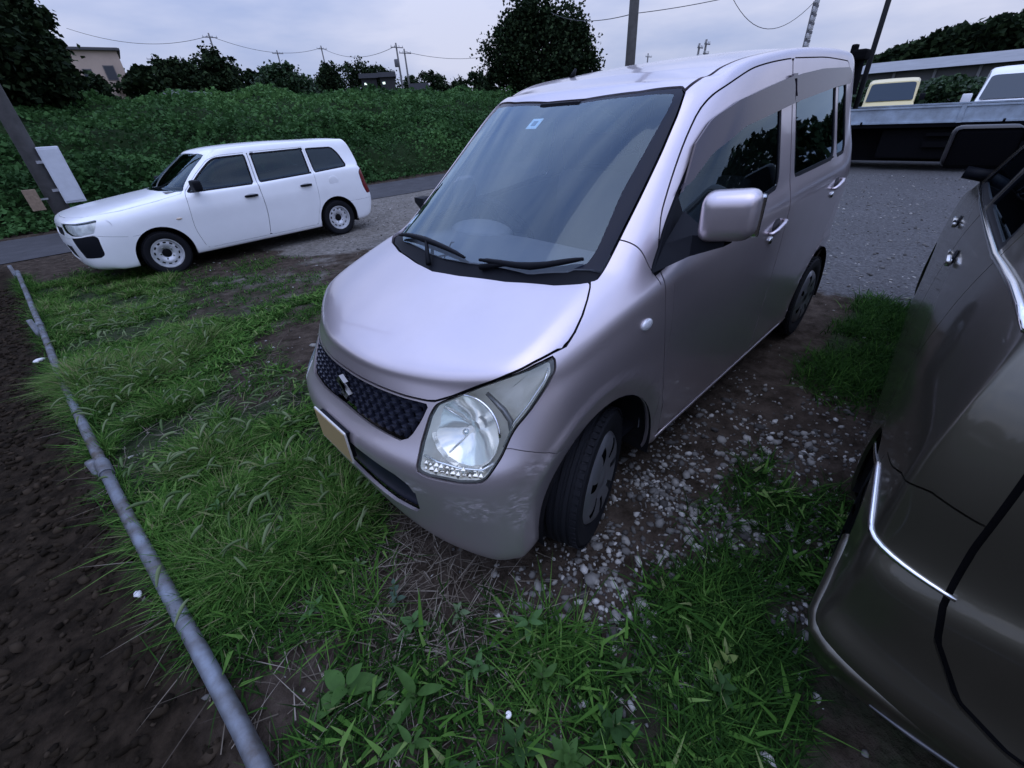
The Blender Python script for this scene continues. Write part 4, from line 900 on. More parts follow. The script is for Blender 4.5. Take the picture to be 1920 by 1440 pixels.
        p = hs(1.14, .66, sg)[0]; bm = bmesh.new(); bmesh.ops.create_uvsphere(bm, u_segments=16, v_segments=8, radius=1, matrix=Matrix.Translation(p) @ Matrix.Diagonal((.035, .01, .014, 1))); bm_obj('side_marker', bm, mat('marker_amber', (.55, .45, .35), .2), car, True)
        p = hs(3.42, .83, sg)[0]; bm = bmesh.new(); add_lathe(bm, [(.075, .0), (.078, .003), (.074, .004), (.001, .004)], 24, 'Y')
        if sg > 0: o = bm_obj('fuel_flap', bm, WHITE, car, True); o.location = p
        else: bm.free()
        for nm, c in (('front_wheel', HF), ('rear_wheel', HR)): build_wheel(nm, car, (-c, sg*.735, HZ), 0, HZ, .165, 'steel', sg)
        st = bpy.data.objects.new('seat', None); COL.objects.link(st); st.parent = car
        rot = Matrix.Rotation(math.radians(-14), 3, 'Y'); FAB = mat('seat_fabric', (.30, .29, .29), .9)
        bm = bmesh.new(); add_box(bm, (-2.25, sg*.36, .78), (.13, .48, .60), rot, bevel=.05); bm_obj('backrest', bm, FAB, st)
        bm = bmesh.new(); add_box(bm, (-2.36, sg*.36, 1.13), (.10, .25, .15), rot, bevel=.04); bm_obj('headrest', bm, FAB, st)
    sh.free(); liner(car, (HF, HR), HZ, AR, .50, .82)
    bm = bmesh.new(); add_box(bm, (-2.1, 0, .26), (3.6, 1.0, .08)); add_box(bm, (-2.11, 0, .26), (1.8, 1.56, .08)); bm_obj('floor_pan', bm, M_DARK, car)
    bm = bmesh.new(); loft(bm, [[(-1.16, y, .96) for y in (-.6, 0, .6)], [(-1.5, y, .95) for y in (-.65, 0, .65)], [(-1.56, y, .6) for y in (-.65, 0, .65)]]); bm_obj('dashboard', bm, M_BLACK, car)
    return car

def build_dark_car():
    car = empty('hatchback', (0, 0, 0), 0., 'dark bronze hatchback seen from its rear corner at the edge of the picture', 'car')
    a = Vector((-.9982, -.0605, 0)); n = Vector((-.0605, .9982, 0)); P0 = Vector((-1.312, 1.410, 0))
    car.location = P0-a*.86+n*.812; car.rotation_euler = (0, 0, math.atan2(.0605, .9982))
    def side(ss, ys, zs): return [(s, y, z) for s, y, z in zip(ss, ys, zs)]
    S = [.20, .52, .95, 1.50, 2.1, 2.7, 3.2, 3.65]
    def nose(s, y, z): return [(s-.10, y*.93, z), (s-.03, y*.78, z), (s, y*.55, z), (s+.01, y*.3, z), (s+.01, 0, z)]
    R = []
    def ring(s0, yc, z, zs, ys, sn, zn, yn, ss=S, zd=0.):
        fr = [(s0, 0, z-zd), (s0+.004, .30, z-zd*.9), (s0+.012, .52, z-zd*.6), (s0+.030, .715*yc/.80, z-zd*.25), (s0+.080, .805*yc/.80, z)]
        R.append(fr+side(ss, ys, zs)+nose(sn, yn, zn))
    ring(.085, .77, .15, [.15]*8, [.775, .79, .79, .79, .79, .79, .79, .78], 3.85, .17, .77)
    ring(.035, .795, .21, [.20]*8, [.805, .825, .825, .825, .825, .825, .825, .81], 3.90, .23, .79)
    ring(-.018, .832, .385, [.36]*8, [.822, .835, .835, .835, .835, .835, .835, .82], 3.95, .40, .80, zd=.08)
    ring(.016, .806, .46, [.44]*8, [.818, .834, .834, .834, .834, .834, .834, .82], 3.95, .47, .80, zd=.07)
    ring(.022, .80, .60, [.57, .58, .58, .58, .58, .58, .58, .58], [.818, .834, .834, .834, .834, .834, .834, .81], 3.90, .58, .79)
    ring(.055, .792, .655, [.64, .66, .68, .68, .68, .68, .68, .68], [.812, .832, .832, .832, .832, .832, .830, .80], 3.85, .66, .77)
    ring(.075, .785, .80, [.80, .81, .81, .80, .80, .80, .80, .78], [.805, .826, .826, .826, .826, .826, .822, .78], 3.70, .74, .74)
    ring(.10, .765, .93, [.94, .95, .93, .92, .92, .92, .92, .86], [.785, .805, .812, .814, .814, .812, .805, .75], 3.35, .84, .70)
    ring(.14, .735, 1.06, [1.08, 1.10, 1.06, 1.04, 1.03, 1.02, 1.01, .93], [.755, .772, .785, .79, .79, .788, .775, .70], 2.95, .95, .66, ss=[.24, .54, .95, 1.50, 2.1, 2.60, 2.85, 2.98])
    ring(.28, .66, 1.26, [1.27]*8, [.68, .695, .705, .71, .71, .70, .68, .64], 2.62, 1.20, .58, ss=[.38, .62, 1.0, 1.45, 1.9, 2.3, 2.5, 2.6])
    ring(.42, .59, 1.42, [1.43, 1.44, 1.45, 1.455, 1.455, 1.45, 1.44, 1.43], [.60, .61, .62, .625, .625, .62, .60, .57], 2.32, 1.40, .52, ss=[.52, .72, 1.0, 1.35, 1.7, 2.0, 2.15, 2.25])
    ring(.52, .53, 1.465, [1.475, 1.485, 1.495, 1.50, 1.50, 1.495, 1.485, 1.475], [.54, .55, .56, .565, .565, .56, .55, .52], 2.18, 1.455, .47, ss=[.62, .80, 1.05, 1.35, 1.65, 1.9, 2.02, 2.10])
    roof = []
    for s, yo, z in zip([.62, .80, 1.05, 1.35, 1.65, 1.9, 2.02, 2.10], [.54, .55, .56, .565, .565, .56, .55, .52], [1.475, 1.485, 1.495, 1.50, 1.50, 1.495, 1.485, 1.475]):
        roof.append([(s, yo*f, z+.03-.03*g) for f, g in ((0, 0), (.35, .1), (.67, .4), (.9, .75))])
    co, fs, nr = shell_from_rings(R, roof, 5, 8, 3, iters=1); nr = recompute_normals(co, fs)
    bvh = BVHTree.FromPolygons([tuple(c) for c in co], fs)
    hs = lambda s, z, sg=-1: bvh.ray_cast(Vector((-s, sg*3, z)), Vector((0, -sg, 0)))
    BRONZE = paint_mat('bronze_paint', (.108, .100, .076), metal=.85, rough=.36, grime=.3); GL = glass_mat('dark_glass', (.12, .14, .17), 1.3)
    s_, y_, z_ = (lambda P: -P[:, 0]), (lambda P: np.abs(P[:, 1])), (lambda P: P[:, 2])
    HR_, HF_, HZ, AR = .53, 3.02, .30, .335
    af = arch_fn((HR_, HF_), HZ, AR)
    fd = roundpoly([(1.72, .22), (2.62, .22), (2.68, .6), (2.72, .98), (2.60, 1.10), (2.05, 1.44), (1.60, 1.46), (1.68, 1.04), (1.70, .6)], [.04, .04, .1, .05, .1, .05, .05, .1, .1], 4)
    rd = roundpoly([(.92, .22), (1.712, .22), (1.692, .6), (1.672, 1.04), (1.592, 1.46), (1.0, 1.45), (.78, 1.12), (.80, .80), (.86, .62)], [.04, .02, .1, .1, .02, .05, .1, .1, .1], 4)
    fg = roundpoly([(1.72, 1.075), (2.52, 1.055), (2.05, 1.40), (1.67, 1.42)], .03, 3); rg = roundpoly([(.86, 1.10), (1.645, 1.078), (1.575, 1.415), (1.05, 1.40)], .03, 3)
    tg = [(0, .36), (.40, .365), (.50, .385), (.585, .43), (.655, .54), (.675, .62), (.680, .75), (.675, .92), (.64, 1.10), (.56, 1.36), (.50, 1.41), (0, 1.43)]; tgp = sc(tg+[(-p, q) for p, q in tg[::-1]])
    f_tg = lambda P: np.where(s_(P) < .6, sd_poly(np.stack([P[:, 1], z_(P)], 1), tgp), 1.)
    rw = [(0, 1.08), (.50, 1.08), (.56, 1.14), (.49, 1.35), (0, 1.38)]; rwp = sc(rw+[(-p, q) for p, q in rw[::-1]]); f_rw = lambda P: np.where(s_(P) < .6, sd_poly(np.stack([P[:, 1], z_(P)], 1), rwp), 1.)
    bz = interp_curve([(0, .81), (.62, .80), (.80, .80), (.90, .81), (1.0, .79), (1.1, .74), (1.5, .62)])
    f_bp = lambda P: np.where(s_(P) < 1.0, np.maximum(z_(P)-bz(y_(P)+s_(P)), s_(P)-.40), 1.)
    ti = roundpoly([(.755, .84), (.83, .83), (1.02, .87), (1.06, 1.0), (.98, 1.08), (.80, 1.06)], .03, 3); f_tl = lambda P: np.where((s_(P) < .6) & (y_(P) > .55), sd_poly(np.stack([y_(P)+s_(P), z_(P)], 1), ti), 1.)
    wsp = sc([(-.50, 2.22), (.50, 2.22), (.62, 2.85), (.55, 3.0), (0, 3.08), (-.55, 3.0), (-.62, 2.85)]); f_ws = lambda P: np.where((s_(P) > 2) & (z_(P) > .9), sd_poly(np.stack([P[:, 1], s_(P)], 1), wsp), 1.)
    inner = Shell(co, fs, nr)
    for f in (f_ws, side_fn(fg), side_fn(rg), f_rw, lambda P: af(P)+.004): inner.remove(f)
    inner.extract('body', 'inner_body', M_DARK, car, -.018, 0); inner.free()
    sh = Shell(co, fs, nr); sh.remove(af)
    sh.region('tailgate', f_tg, .0055, ['body']); sh.region('rear_window', f_rw, .004, ['tailgate']); sh.region('rear_bumper', f_bp, .0022, ['body']); sh.region('ws', f_ws, .004, ['body'])
    sh.region('front_door', side_fn(fd), .003, ['body']); sh.region('rear_door', side_fn(rd), .003, ['body'])
    for r, nm, pl in (('front_door', 'fg', fg), ('rear_door', 'rg', rg)): sh.region(nm, side_fn(pl), .012, [r], keep_gap='trim')
    ex = sh.extract
    for r, nm in (('body', 'body_shell'), ('rear_bumper', 'rear_bumper')): ex(r, nm, BRONZE, car)
    tgo = ex('tailgate', 'tailgate', BRONZE, car, -.006, .02); ex('rear_window', 'rear_window', GL, tgo, -.010, 0); ex('ws', 'windscreen', GL, car, -.004, 0)
    for sg in (1, -1):
        sel = lambda c, sg=sg: c.y*sg > 0
        d1 = ex('front_door', 'front_door', BRONZE, car, sel=sel); d2 = ex('rear_door', 'rear_door', BRONZE, car, sel=sel)
        ex('fg', 'window_pane', GL, d1, -.006, 0, sel); ex('rg', 'window_pane', GL, d2, -.006, 0, sel); ex('trim', 'window_trim', M_BLACK, car, -.001, .005, sel)
        # bright belt moulding, sloping flank catches the sky
        bm = bmesh.new(); pts = [hs(s, z, sg) for s, z in ((.26, 1.105), (.36, 1.115), (.48, 1.118), (.62, 1.112), (.80, 1.098), (1.1, 1.085), (1.5, 1.07), (1.9, 1.055), (2.3, 1.048), (2.58, 1.045))]
        add_tube(bm, [q[0]+q[1]*.006 for q in pts], [.007, .008, .009, .009, .009, .009, .009, .008, .008, .006], 8); bm_obj('belt_moulding', bm, M_CHROME, car, True)
        # chrome strip added as the sky reflection along the bumper ledge and corner
        bm = bmesh.new(); pl = []
        for k, an in enumerate(np.linspace(40, 118, 34)):
            ca, sa = math.cos(math.radians(an)), math.sin(math.radians(an)); c0 = Vector((-.38, sg*.38, .640+.018*math.sin(k/33*math.pi)-.06*max(0, k-22)/11))
            q = bvh.ray_cast(c0+Vector((ca*2, sg*sa*2, 0)), Vector((-ca, -sg*sa, 0)))
            if q[0] is not None and abs(q[0].y) > .655: pl.append(q[0]+q[1]*.001)
        nn2 = len(pl); add_tube(bm, pl, [.0025+.0055*math.sin(math.pi*(.12+.8*k/nn2)) for k in range(nn2)], 8); bm_obj('ledge_highlight', bm, M_CHROME, car, True)
        bm = bmesh.new(); pl = []           # bumper shoulder tube, added to catch a broad sky highlight from the corner down
        for k, an in enumerate(np.linspace(28, 84, 14)):
            ca, sa = math.cos(math.radians(an)), math.sin(math.radians(an)); c0 = Vector((-.38, sg*.38, .295+.15*k/13))
            q = bvh.ray_cast(c0+Vector((ca*2, sg*sa*2, 0)), Vector((-ca, -sg*sa, 0)))
            if q[0] is not None: pl.append(q[0]-q[1]*.010)
        add_tube(bm, pl, [.010+.014*math.sin(math.pi*(.02+.95*k/len(pl))) for k in range(len(pl))], 14); bm_obj('bumper_shoulder', bm, BRONZE, car, True)
        bm = bmesh.new(); pl = []
        for yy, zz in ((.30, .185), (.45, .20), (.58, .222), (.67, .24)):
            q = bvh.ray_cast(Vector((1, sg*yy, zz)), Vector((-1, 0, 0))); pl.append(q[0]+q[1]*.001)
        add_tube(bm, pl, [.006, .007, .007, .003], 8); bm_obj('bumper_lip', bm, mat('lip_grey', (.12, .12, .125), .35, .8), car, True)
        for d, s0, z0 in ((d2, 1.45, .93), (d1, 2.22, .915)):
            p, nn_ = hs(s0, z0, sg)[:2]; hd_ = bpy.data.objects.new('door_handle', None); COL.objects.link(hd_); hd_.parent = d
            bm = bmesh.new(); add_box(bm, p+Vector((0, sg*.014, 0)), (.17, .018, .024), bevel=.007); bm_obj('grip', bm, M_CHROME, hd_, auto=40)
            bm = bmesh.new(); bmesh.ops.create_uvsphere(bm, u_segments=16, v_segments=8, radius=1, matrix=Matrix.Translation(p) @ Matrix.Diagonal((.05, .006, .03, 1))); bm_obj('grip_cup', bm, M_BLACK, hd_, True)
        p = hs(2.66, 1.06, sg)[0]; mr = bpy.data.objects.new('door_mirror', None); COL.objects.link(mr); mr.parent = car
        bm = bmesh.new(); add_box(bm, p+Vector((-.10, sg*.075, .135)), (.09, .27, .20), bevel=.044, seg=4); bm_obj('mirror_housing', bm, mat('mirror_shell', (.02, .02, .021), .35, .3), mr, auto=40)
        bm = bmesh.new(); add_box(bm, p+Vector((-.052, sg*.062, .126)), (.016, .256, .188), bevel=.02); bm_obj('mirror_bezel', bm, mat('mirror_black', (.004, .004, .005), .9, spec=.03), mr)
        bm = bmesh.new(); add_tube(bm, [p+Vector((-.02, -sg*.02, 0)), p+Vector((-.03, sg*.09, .02))], .03, 8); bm_obj('mirror_arm', bm, M_BLACK, mr, True)
        for nm, c in (('rear_wheel', HR_), ('front_wheel', HF_)): build_wheel(nm, car, (-c, sg*.715, HZ), 0, HZ, .175, 'dark', sg)
    sh.free(); liner(car, (HR_, HF_), HZ, AR, .48, .815)
    bm = bmesh.new(); add_box(bm, (-1.95, 0, .23), (3.5, .95, .08)); add_box(bm, (-1.78, 0, .23), (1.7, 1.55, .08)); bm_obj('floor_pan', bm, M_DARK, car)
    bm = bmesh.new(); add_lathe(bm, [(.040, .0), (.040, .006), (.034, .008), (.030, .004), (.001, .004)], 24, 'X'); q = bvh.ray_cast(Vector((1, 0, .83)), Vector((-1, 0, 0))); o = bm_obj('badge', bm, M_CHROME, tgo, True); o.location = q[0]
    return car

# ================================================================ ground, road, field
def smooth(a, b, x): t = np.clip((np.asarray(x, float)-a)/(b-a), 0, 1); return t*t*(3-2*t)
def vnoise(x, y, f=1., seed=0, oct=3):
    """cheap tileless value noise, vectorised, about -1..1"""
    x = np.asarray(x, float)*f; y = np.asarray(y, float)*f; out = np.zeros(np.broadcast(x, y).shape); amp = 1.; tot = 0.
    for o in range(oct):
        xi = np.floor(x).astype(np.int64); yi = np.floor(y).astype(np.int64); u = x-xi; v = y-yi; u = u*u*(3-2*u); v = v*v*(3-2*v)
        def hsh(a, b):
            h = (a*374761393+b*668265263+(seed+o*101)*1442695041) & 0xffffffff; h = ((h ^ (h >> 13))*1274126177) & 0xffffffff; h = h ^ (h >> 16); return (h & 0xffff)/32767.5-1
        out += amp*((hsh(xi, yi)*(1-u)+hsh(xi+1, yi)*u)*(1-v)+(hsh(xi, yi+1)*(1-u)+hsh(xi+1, yi+1)*u)*v); tot += amp; amp *= .5; x = x*2.03+17.1; y = y*2.03-9.7
    return out/tot
def pipe_x(y): return np.interp(-np.asarray(y, float), [-3, -.55, .87, 3.5, 8.2, 12], [.50, .60, .735, .94, 1.24, 1.48])
ROAD_Y0, ROAD_Y1 = -9.35, -12.9
def gh(x, y):
    x = np.asarray(x, float); y = np.asarray(y, float)
    z = -.105*smooth(-1.6, -4.8, y)
    z = z-.02*smooth(-8.6, -9.3, y)
    fade = 1-smooth(-34, -60, x)                                     # bank runs out to the right of the road
    d = -y
    bank = np.interp(d, [0, 12.4, 13.5, 16, 20, 27, 60, 110, 700], [0, 0, .25, .85, 1.75, 2.55, 4.1, 6.0, 7.0])
    z = z+bank*fade
    off = x-pipe_x(y); field = smooth(.02, .25, off)*smooth(-9.0, -8.0, y)
    z = z-.05*field+field*.035*vnoise(x, y, 2.6, 5, 4)
    lot = (1-smooth(-.1, .1, off))*smooth(-9.2, -8.4, y)
    z = z+lot*(.012*vnoise(x, y, 1.3, 3, 3)+.004*vnoise(x, y, 7., 8, 2))
    return z
def axis_lines(lo, hi, fine0, fine1, step, grow=1.16, far=650):
    a = list(np.arange(fine0, fine1+1e-6, step)); s = step
    while a[-1] < far: s *= grow; a.append(a[-1]+s)
    s = step
    while a[0] > -far: s *= grow; a.insert(0, a[0]-s)
    return np.array(a)
# masks (0..1) used for colour and for planting
def m_field(x, y): return smooth(.0, .12, x-pipe_x(y)+.05*vnoise(x, y, 4, 2))*smooth(-9.2, -8.6, y)
def m_gravel(x, y):
    """pale gravel: car park behind the cars and the strip beside the road"""
    x = np.asarray(x, float); y = np.asarray(y, float)
    w = .35*vnoise(x, y, .9, 21, 3)
    lot = smooth(-3.6, -4.5, x+w)*smooth(-8.9, -8.0, y)
    strip = smooth(-2.0, -3.2, x+w+.35*(y+4.5))*smooth(-4.0, -5.2, y+w)*smooth(-9.6, -9.2, y)
    wheel = .22*smooth(.50, .72, y+.25*w)*smooth(1.75, 1.5, y)*smooth(-.05, -.35, x)*smooth(-3.4, -2.6, x)
    return np.clip(lot+strip+wheel, 0, 1)
def m_pale(x, y):
    """dusty pale ground beside the lane and between the two parked cars"""
    x = np.asarray(x, float); y = np.asarray(y, float); w = .4*vnoise(x, y, .8, 27, 3)
    a = smooth(-1.2, -2.4, x+w+.3*(y+5))*smooth(-4.6, -5.6, y+w)*smooth(-9.9, -9.3, y)
    b = .40*smooth(-.0, -.5, x+w*.5)*smooth(-2.2, -2.9, y+w*.5)*smooth(-6.0, -5.0, y)
    return np.clip(np.maximum(a, b), 0, 1)
def m_grass(x, y):
    """where the grass is dense"""
    x = np.asarray(x, float); y = np.asarray(y, float); w = .22*vnoise(x, y, 1.7, 31, 3)
    px = pipe_x(y)
    left = smooth(-.45, -.05, x-.12*np.sin(y*1.3)+w)*smooth(.30, -.20, y+w)*smooth(-7.8, -6.2, y)             # big patch along the pipe
    left = left*(1-.85*smooth(-.25, .05, -(x-.03)+w*.6)*smooth(-2.7, -2.3, y)*smooth(-1.25, -1.5, y))        # bare earth
    mid = .24*smooth(-.28, -.06, x+w*.7)*smooth(-.2, .1, y)*smooth(1.6, 1.3, y)                               # foreground weeds
    mid = mid*(1-.75*smooth(.35, .1, np.hypot((x-.03)/1.2, (y-.30)/.9)+w*.6))
    sparse = .42*smooth(-1.9, -.9, x+w)*smooth(-2.4, -3.2, y)*smooth(-6.4, -5.2, y)                           # thin grass by the white wagon
    right = .50*smooth(.90, 1.12, y+w*.5)*smooth(-1.7, -1.2, x+w)*smooth(.2, -.1, x) + .85*smooth(.85, 1.05, y+w*.4)*smooth(-4.3, -3.8, x+w*.5)*smooth(-2.1, -2.7, x)
    g = np.clip(np.maximum.reduce([left, mid, sparse, right]), 0, 1)
    return g*(1-smooth(-.06, .06, x-px))*(1-.8*m_gravel(x, y)*(y < .5))

def ground_material():
    m = bpy.data.materials.new('earth'); m.use_nodes = True; nt = m.node_tree; b = nt.nodes['Principled BSDF']; b.inputs['Roughness'].default_value = .95; b.inputs['Specular IOR Level'].default_value = .05
    def N(t, **k):
        n = nt.nodes.new(t)
        for a, v in k.items(): setattr(n, a, v)
        return n
    tc = N('ShaderNodeTexCoord')
    def noise(scale, detail=6, rough=.65):
        n = N('ShaderNodeTexNoise'); n.inputs['Scale'].default_value = scale; n.inputs['Detail'].default_value = detail; n.inputs['Roughness'].default_value = rough; nt.links.new(tc.outputs['Object'], n.inputs['Vector']); return n.outputs['Fac']
    def ramp(fac, c0, c1, p0=.35, p1=.65):
        r = N('ShaderNodeValToRGB'); r.color_ramp.elements[0].position = p0; r.color_ramp.elements[1].position = p1; r.color_ramp.elements[0].color = (*c0, 1); r.color_ramp.elements[1].color = (*c1, 1); nt.links.new(fac, r.inputs['Fac']); return r.outputs['Color']
    def mix(f, a, c):
        x = N('ShaderNodeMix', data_type='RGBA'); nt.links.new(f, x.inputs['Factor']); nt.links.new(a, x.inputs['A']); nt.links.new(c, x.inputs['B']); return x.outputs['Result']
    def attr(n): a = N('ShaderNodeAttribute'); a.attribute_name = n; return a.outputs['Fac']
    dirt = ramp(noise(9), (.024, .018, .013), (.072, .056, .044))
    soil = ramp(noise(14), (.008, .006, .004), (.030, .022, .015))
    vor = N('ShaderNodeTexVoronoi'); vor.inputs['Scale'].default_value = 38; nt.links.new(tc.outputs['Object'], vor.inputs['Vector'])
    bw = N('ShaderNodeRGBToBW'); nt.links.new(vor.outputs['Color'], bw.inputs[0])
    grav = ramp(bw.outputs[0], (.055, .055, .058), (.20, .20, .205), .2, .85)
    grav2 = mix(noise(.7), mix(noise(1.3), grav, ramp(noise(30), (.06, .055, .052), (.15, .15, .15))), ramp(noise(40), (.035, .034, .034), (.12, .12, .12)))
    turf = ramp(noise(6), (.016, .022, .012), (.040, .052, .026))
    def sharpen(f, sc_):
        a = N('ShaderNodeMath', operation='ADD'); nt.links.new(f, a.inputs[0])
        s_ = N('ShaderNodeMath', operation='MULTIPLY_ADD'); nt.links.new(noise(sc_), s_.inputs[0]); s_.inputs[1].default_value = .9; s_.inputs[2].default_value = -.45; nt.links.new(s_.outputs[0], a.inputs[1])
        r = N('ShaderNodeMapRange', interpolation_type='SMOOTHSTEP'); r.inputs['From Min'].default_value = .35; r.inputs['From Max'].default_value = .65; nt.links.new(a.outputs[0], r.inputs['Value']); return r.outputs['Result']
    pale = mix(noise(2.2), ramp(noise(16), (.10, .09, .08), (.30, .28, .255)), ramp(noise(22), (.05, .045, .036), (.16, .15, .13)))
    c = mix(sharpen(attr('m_grass'), 5), mix(sharpen(attr('m_pale'), 3), dirt, pale), turf); c = mix(sharpen(attr('m_gravel'), 9), c, mix(attr('m_pale'), grav2, pale)); c = mix(attr('m_field'), c, soil)
    c = mix(attr('m_far'), c, ramp(noise(.4), (.016, .026, .014), (.034, .048, .022)))
    nt.links.new(c, b.inputs['Base Color'])
    bp = N('ShaderNodeBump'); bp.inputs['Strength'].default_value = .9; bp.inputs['Distance'].default_value = .02; nt.links.new(noise(34, 6, .7), bp.inputs['Height'])
    bp2 = N('ShaderNodeBump'); bp2.inputs['Strength'].default_value = .5; bp2.inputs['Distance'].default_value = .012; nt.links.new(vor.outputs['Distance'], bp2.inputs['Height']); nt.links.new(bp.outputs['Normal'], bp2.inputs['Normal']); nt.links.new(bp2.outputs['Normal'], b.inputs['Normal'])
    return m
def build_ground():
    X = axis_lines(0, 0, -5.2, 2.6, .06); Yl = axis_lines(0, 0, -7.0, 2.2, .06)
    gx, gy = np.meshgrid(X, Yl, indexing='ij'); gz = gh(gx, gy); nx, ny = gx.shape
    V = np.stack([gx, gy, gz], -1).reshape(-1, 3); idx = np.arange(nx*ny).reshape(nx, ny)
    Fq = np.stack([idx[:-1, :-1], idx[1:, :-1], idx[1:, 1:], idx[:-1, 1:]], -1).reshape(-1, 4)
    o = fast_mesh('ground', V, Fq, 4, ground_material(), None, True); o['kind'] = 'structure'
    x, y = V[:, 0], V[:, 1]
    far = np.clip(smooth(-12.8, -13.6, y)+smooth(18, 24, np.hypot(x, y)), 0, 1)
    for nm, v in (('m_grass', m_grass(x, y)), ('m_gravel', m_gravel(x, y)), ('m_field', m_field(x, y)), ('m_far', far), ('m_pale', m_pale(x, y))):
        a = o.data.attributes.new(nm, 'FLOAT', 'POINT'); a.data.foreach_set('value', v.astype(np.float32))
    # asphalt lane behind the wagon
    xs = np.linspace(-60, 40, 120); ys = np.linspace(ROAD_Y0, ROAD_Y1, 9); gx, gy = np.meshgrid(xs, ys, indexing='ij')
    gy2 = gy+(.10*vnoise(gx, gy*0, 1.1, 4))*((np.abs(gy-ROAD_Y0) < .01)*1.)
    V = np.stack([gx, gy2, gh(gx, gy2)+.012], -1).reshape(-1, 3); idx = np.arange(len(V)).reshape(gx.shape)
    Fq = np.stack([idx[:-1, :-1], idx[:-1, 1:], idx[1:, 1:], idx[1:, :-1]], -1).reshape(-1, 4)
    o = fast_mesh('road', V, Fq, 4, mat('asphalt', (.062, .062, .066), .9, spec=.2, noise=(3, .35), bump=(160, .5, .006)), None, True); o['kind'] = 'structure'
def shape_normal_up(): pass
ICO_V = None
def ico(sub=1):
    bm = bmesh.new(); bmesh.ops.create_icosphere(bm, subdivisions=sub, radius=1); v = np.array([q.co[:] for q in bm.verts]); f = np.array([[w.index for w in q.verts] for q in bm.faces]); bm.free(); return v, f
def scatter_stones(name, pos, size, material, sub=1, flat=.65, seed=1, jitter=.25):
    rng = np.random.default_rng(seed); v, f = ico(sub); n = len(pos); m = len(v)
    d = 1+jitter*rng.standard_normal((n, m)); sc3 = size[:, None]*np.stack([1+.3*rng.standard_normal(n), 1+.3*rng.standard_normal(n), flat*(1+.2*rng.standard_normal(n))], 1)
    P = v[None]*d[..., None]*sc3[:, None, :]; a = rng.uniform(0, 6.28, n); c, s = np.cos(a)[:, None], np.sin(a)[:, None]
    P = np.stack([P[..., 0]*c-P[..., 1]*s, P[..., 0]*s+P[..., 1]*c, P[..., 2]], -1)+pos[:, None, :]
    Fq = (f[None]+(np.arange(n)*m)[:, None, None]).reshape(-1, 3)
    o = fast_mesh(name, P.reshape(-1, 3), Fq, 3, material, None, False); o['kind'] = 'stuff'
    t = np.repeat(rng.random(n), m).astype(np.float32); at_ = o.data.attributes.new('tint', 'FLOAT', 'POINT'); at_.data.foreach_set('value', t)
    return o
def tint_mat(name, ramp, rough=.85, spec=.25, trans=0., bump=None):
    m = bpy.data.materials.new(name); m.use_nodes = True; nt = m.node_tree; b = nt.nodes['Principled BSDF']; b.inputs['Roughness'].default_value = rough; b.inputs['Specular IOR Level'].default_value = spec
    a = nt.nodes.new('ShaderNodeAttribute'); a.attribute_name = 'tint'; r = nt.nodes.new('ShaderNodeValToRGB')
    while len(r.color_ramp.elements) < len(ramp): r.color_ramp.elements.new(.5)
    for e, (p, c) in zip(r.color_ramp.elements, ramp): e.position = p; e.color = (*c, 1)
    nt.links.new(a.outputs['Fac'], r.inputs['Fac']); nt.links.new(r.outputs['Color'], b.inputs['Base Color'])
    if trans > 0:
        o = nt.nodes['Material Output']; t = nt.nodes.new('ShaderNodeBsdfTranslucent'); mx = nt.nodes.new('ShaderNodeMixShader'); mx.inputs['Fac'].default_value = trans
        nt.links.new(r.outputs['Color'], t.inputs['Color']); nt.links.new(b.outputs[0], mx.inputs[1]); nt.links.new(t.outputs[0], mx.inputs[2]); nt.links.new(mx.outputs[0], o.inputs['Surface'])
    MATS[name] = m
    return m
def sample(n, x0, x1, y0, y1, dens, rng):
    """n points by rejection against dens(x,y)"""
    out = []
    tot = 0
    for _ in range(60):
        x = rng.uniform(x0, x1, n*2); y = rng.uniform(y0, y1, n*2); k = rng.random(n*2) < dens(x, y); out.append(np.stack([x[k], y[k]], 1)); tot += k.sum()
        if tot >= n: break
    return np.concatenate(out)[:n]
def build_gravel():
    rng = np.random.default_rng(5)
    GM = tint_mat('pebble', [(0, (.05, .047, .044)), (.5, (.14, .135, .125)), (.85, (.26, .25, .225)), (1, (.44, .43, .40))], .9, .1)
    # coarse stones round the front wheel
    den = lambda x, y: np.clip(np.exp(-((x+.72)/.50)**2-((y-.86)/.26)**2)+.35*smooth(.55, .75, y)*smooth(-2.6, -1.6, x)*smooth(-.15, -.4, x), 0, 1)*(np.clip(.55+.9*vnoise(x, y, 5, 77), 0, 1))
    p = sample(3000, -3.2, -.1, .45, 1.5, den, rng); size = np.clip(.0064*np.exp(.55*rng.standard_normal(len(p))), .0025, .020)
    scatter_stones('gravel', np.c_[p, gh(p[:, 0], p[:, 1])+size*.25], size, GM, 1, .7, 3, .20)
    # loose pale bits over the whole lot
    den2 = lambda x, y: np.clip(.08+.9*m_gravel(x, y)*np.exp(-np.hypot(x-.4, y-1.4)/7)+.25*smooth(-.9, -.2, x)*smooth(-3.2, -2.4, y)*smooth(-.8, -1.3, y), 0, 1)*(1-m_field(x, y))
    p = sample(9000, -12, .8, -8.8, 2.2, den2, rng); size = np.clip(.007*np.exp(.5*rng.standard_normal(len(p))), .003, .022)
    scatter_stones('gravel', np.c_[p, gh(p[:, 0], p[:, 1])+size*.2], size, GM, 1, .65, 4, .18)
    # clods of the dug field
    den3 = lambda x, y: m_field(x, y)
    p = sample(16000, .6, 3.6, -7.5, 1.6, den3, rng); size = np.clip(.010*np.exp(.75*rng.standard_normal(len(p))), .003, .018)
    scatter_stones('dirt', np.c_[p, gh(p[:, 0], p[:, 1])+size*.15], size, tint_mat('clod', [(0, (.009, .007, .005)), (.6, (.020, .015, .010)), (1, (.040, .030, .021))], .95, .04), 1, .7, 6, .33)

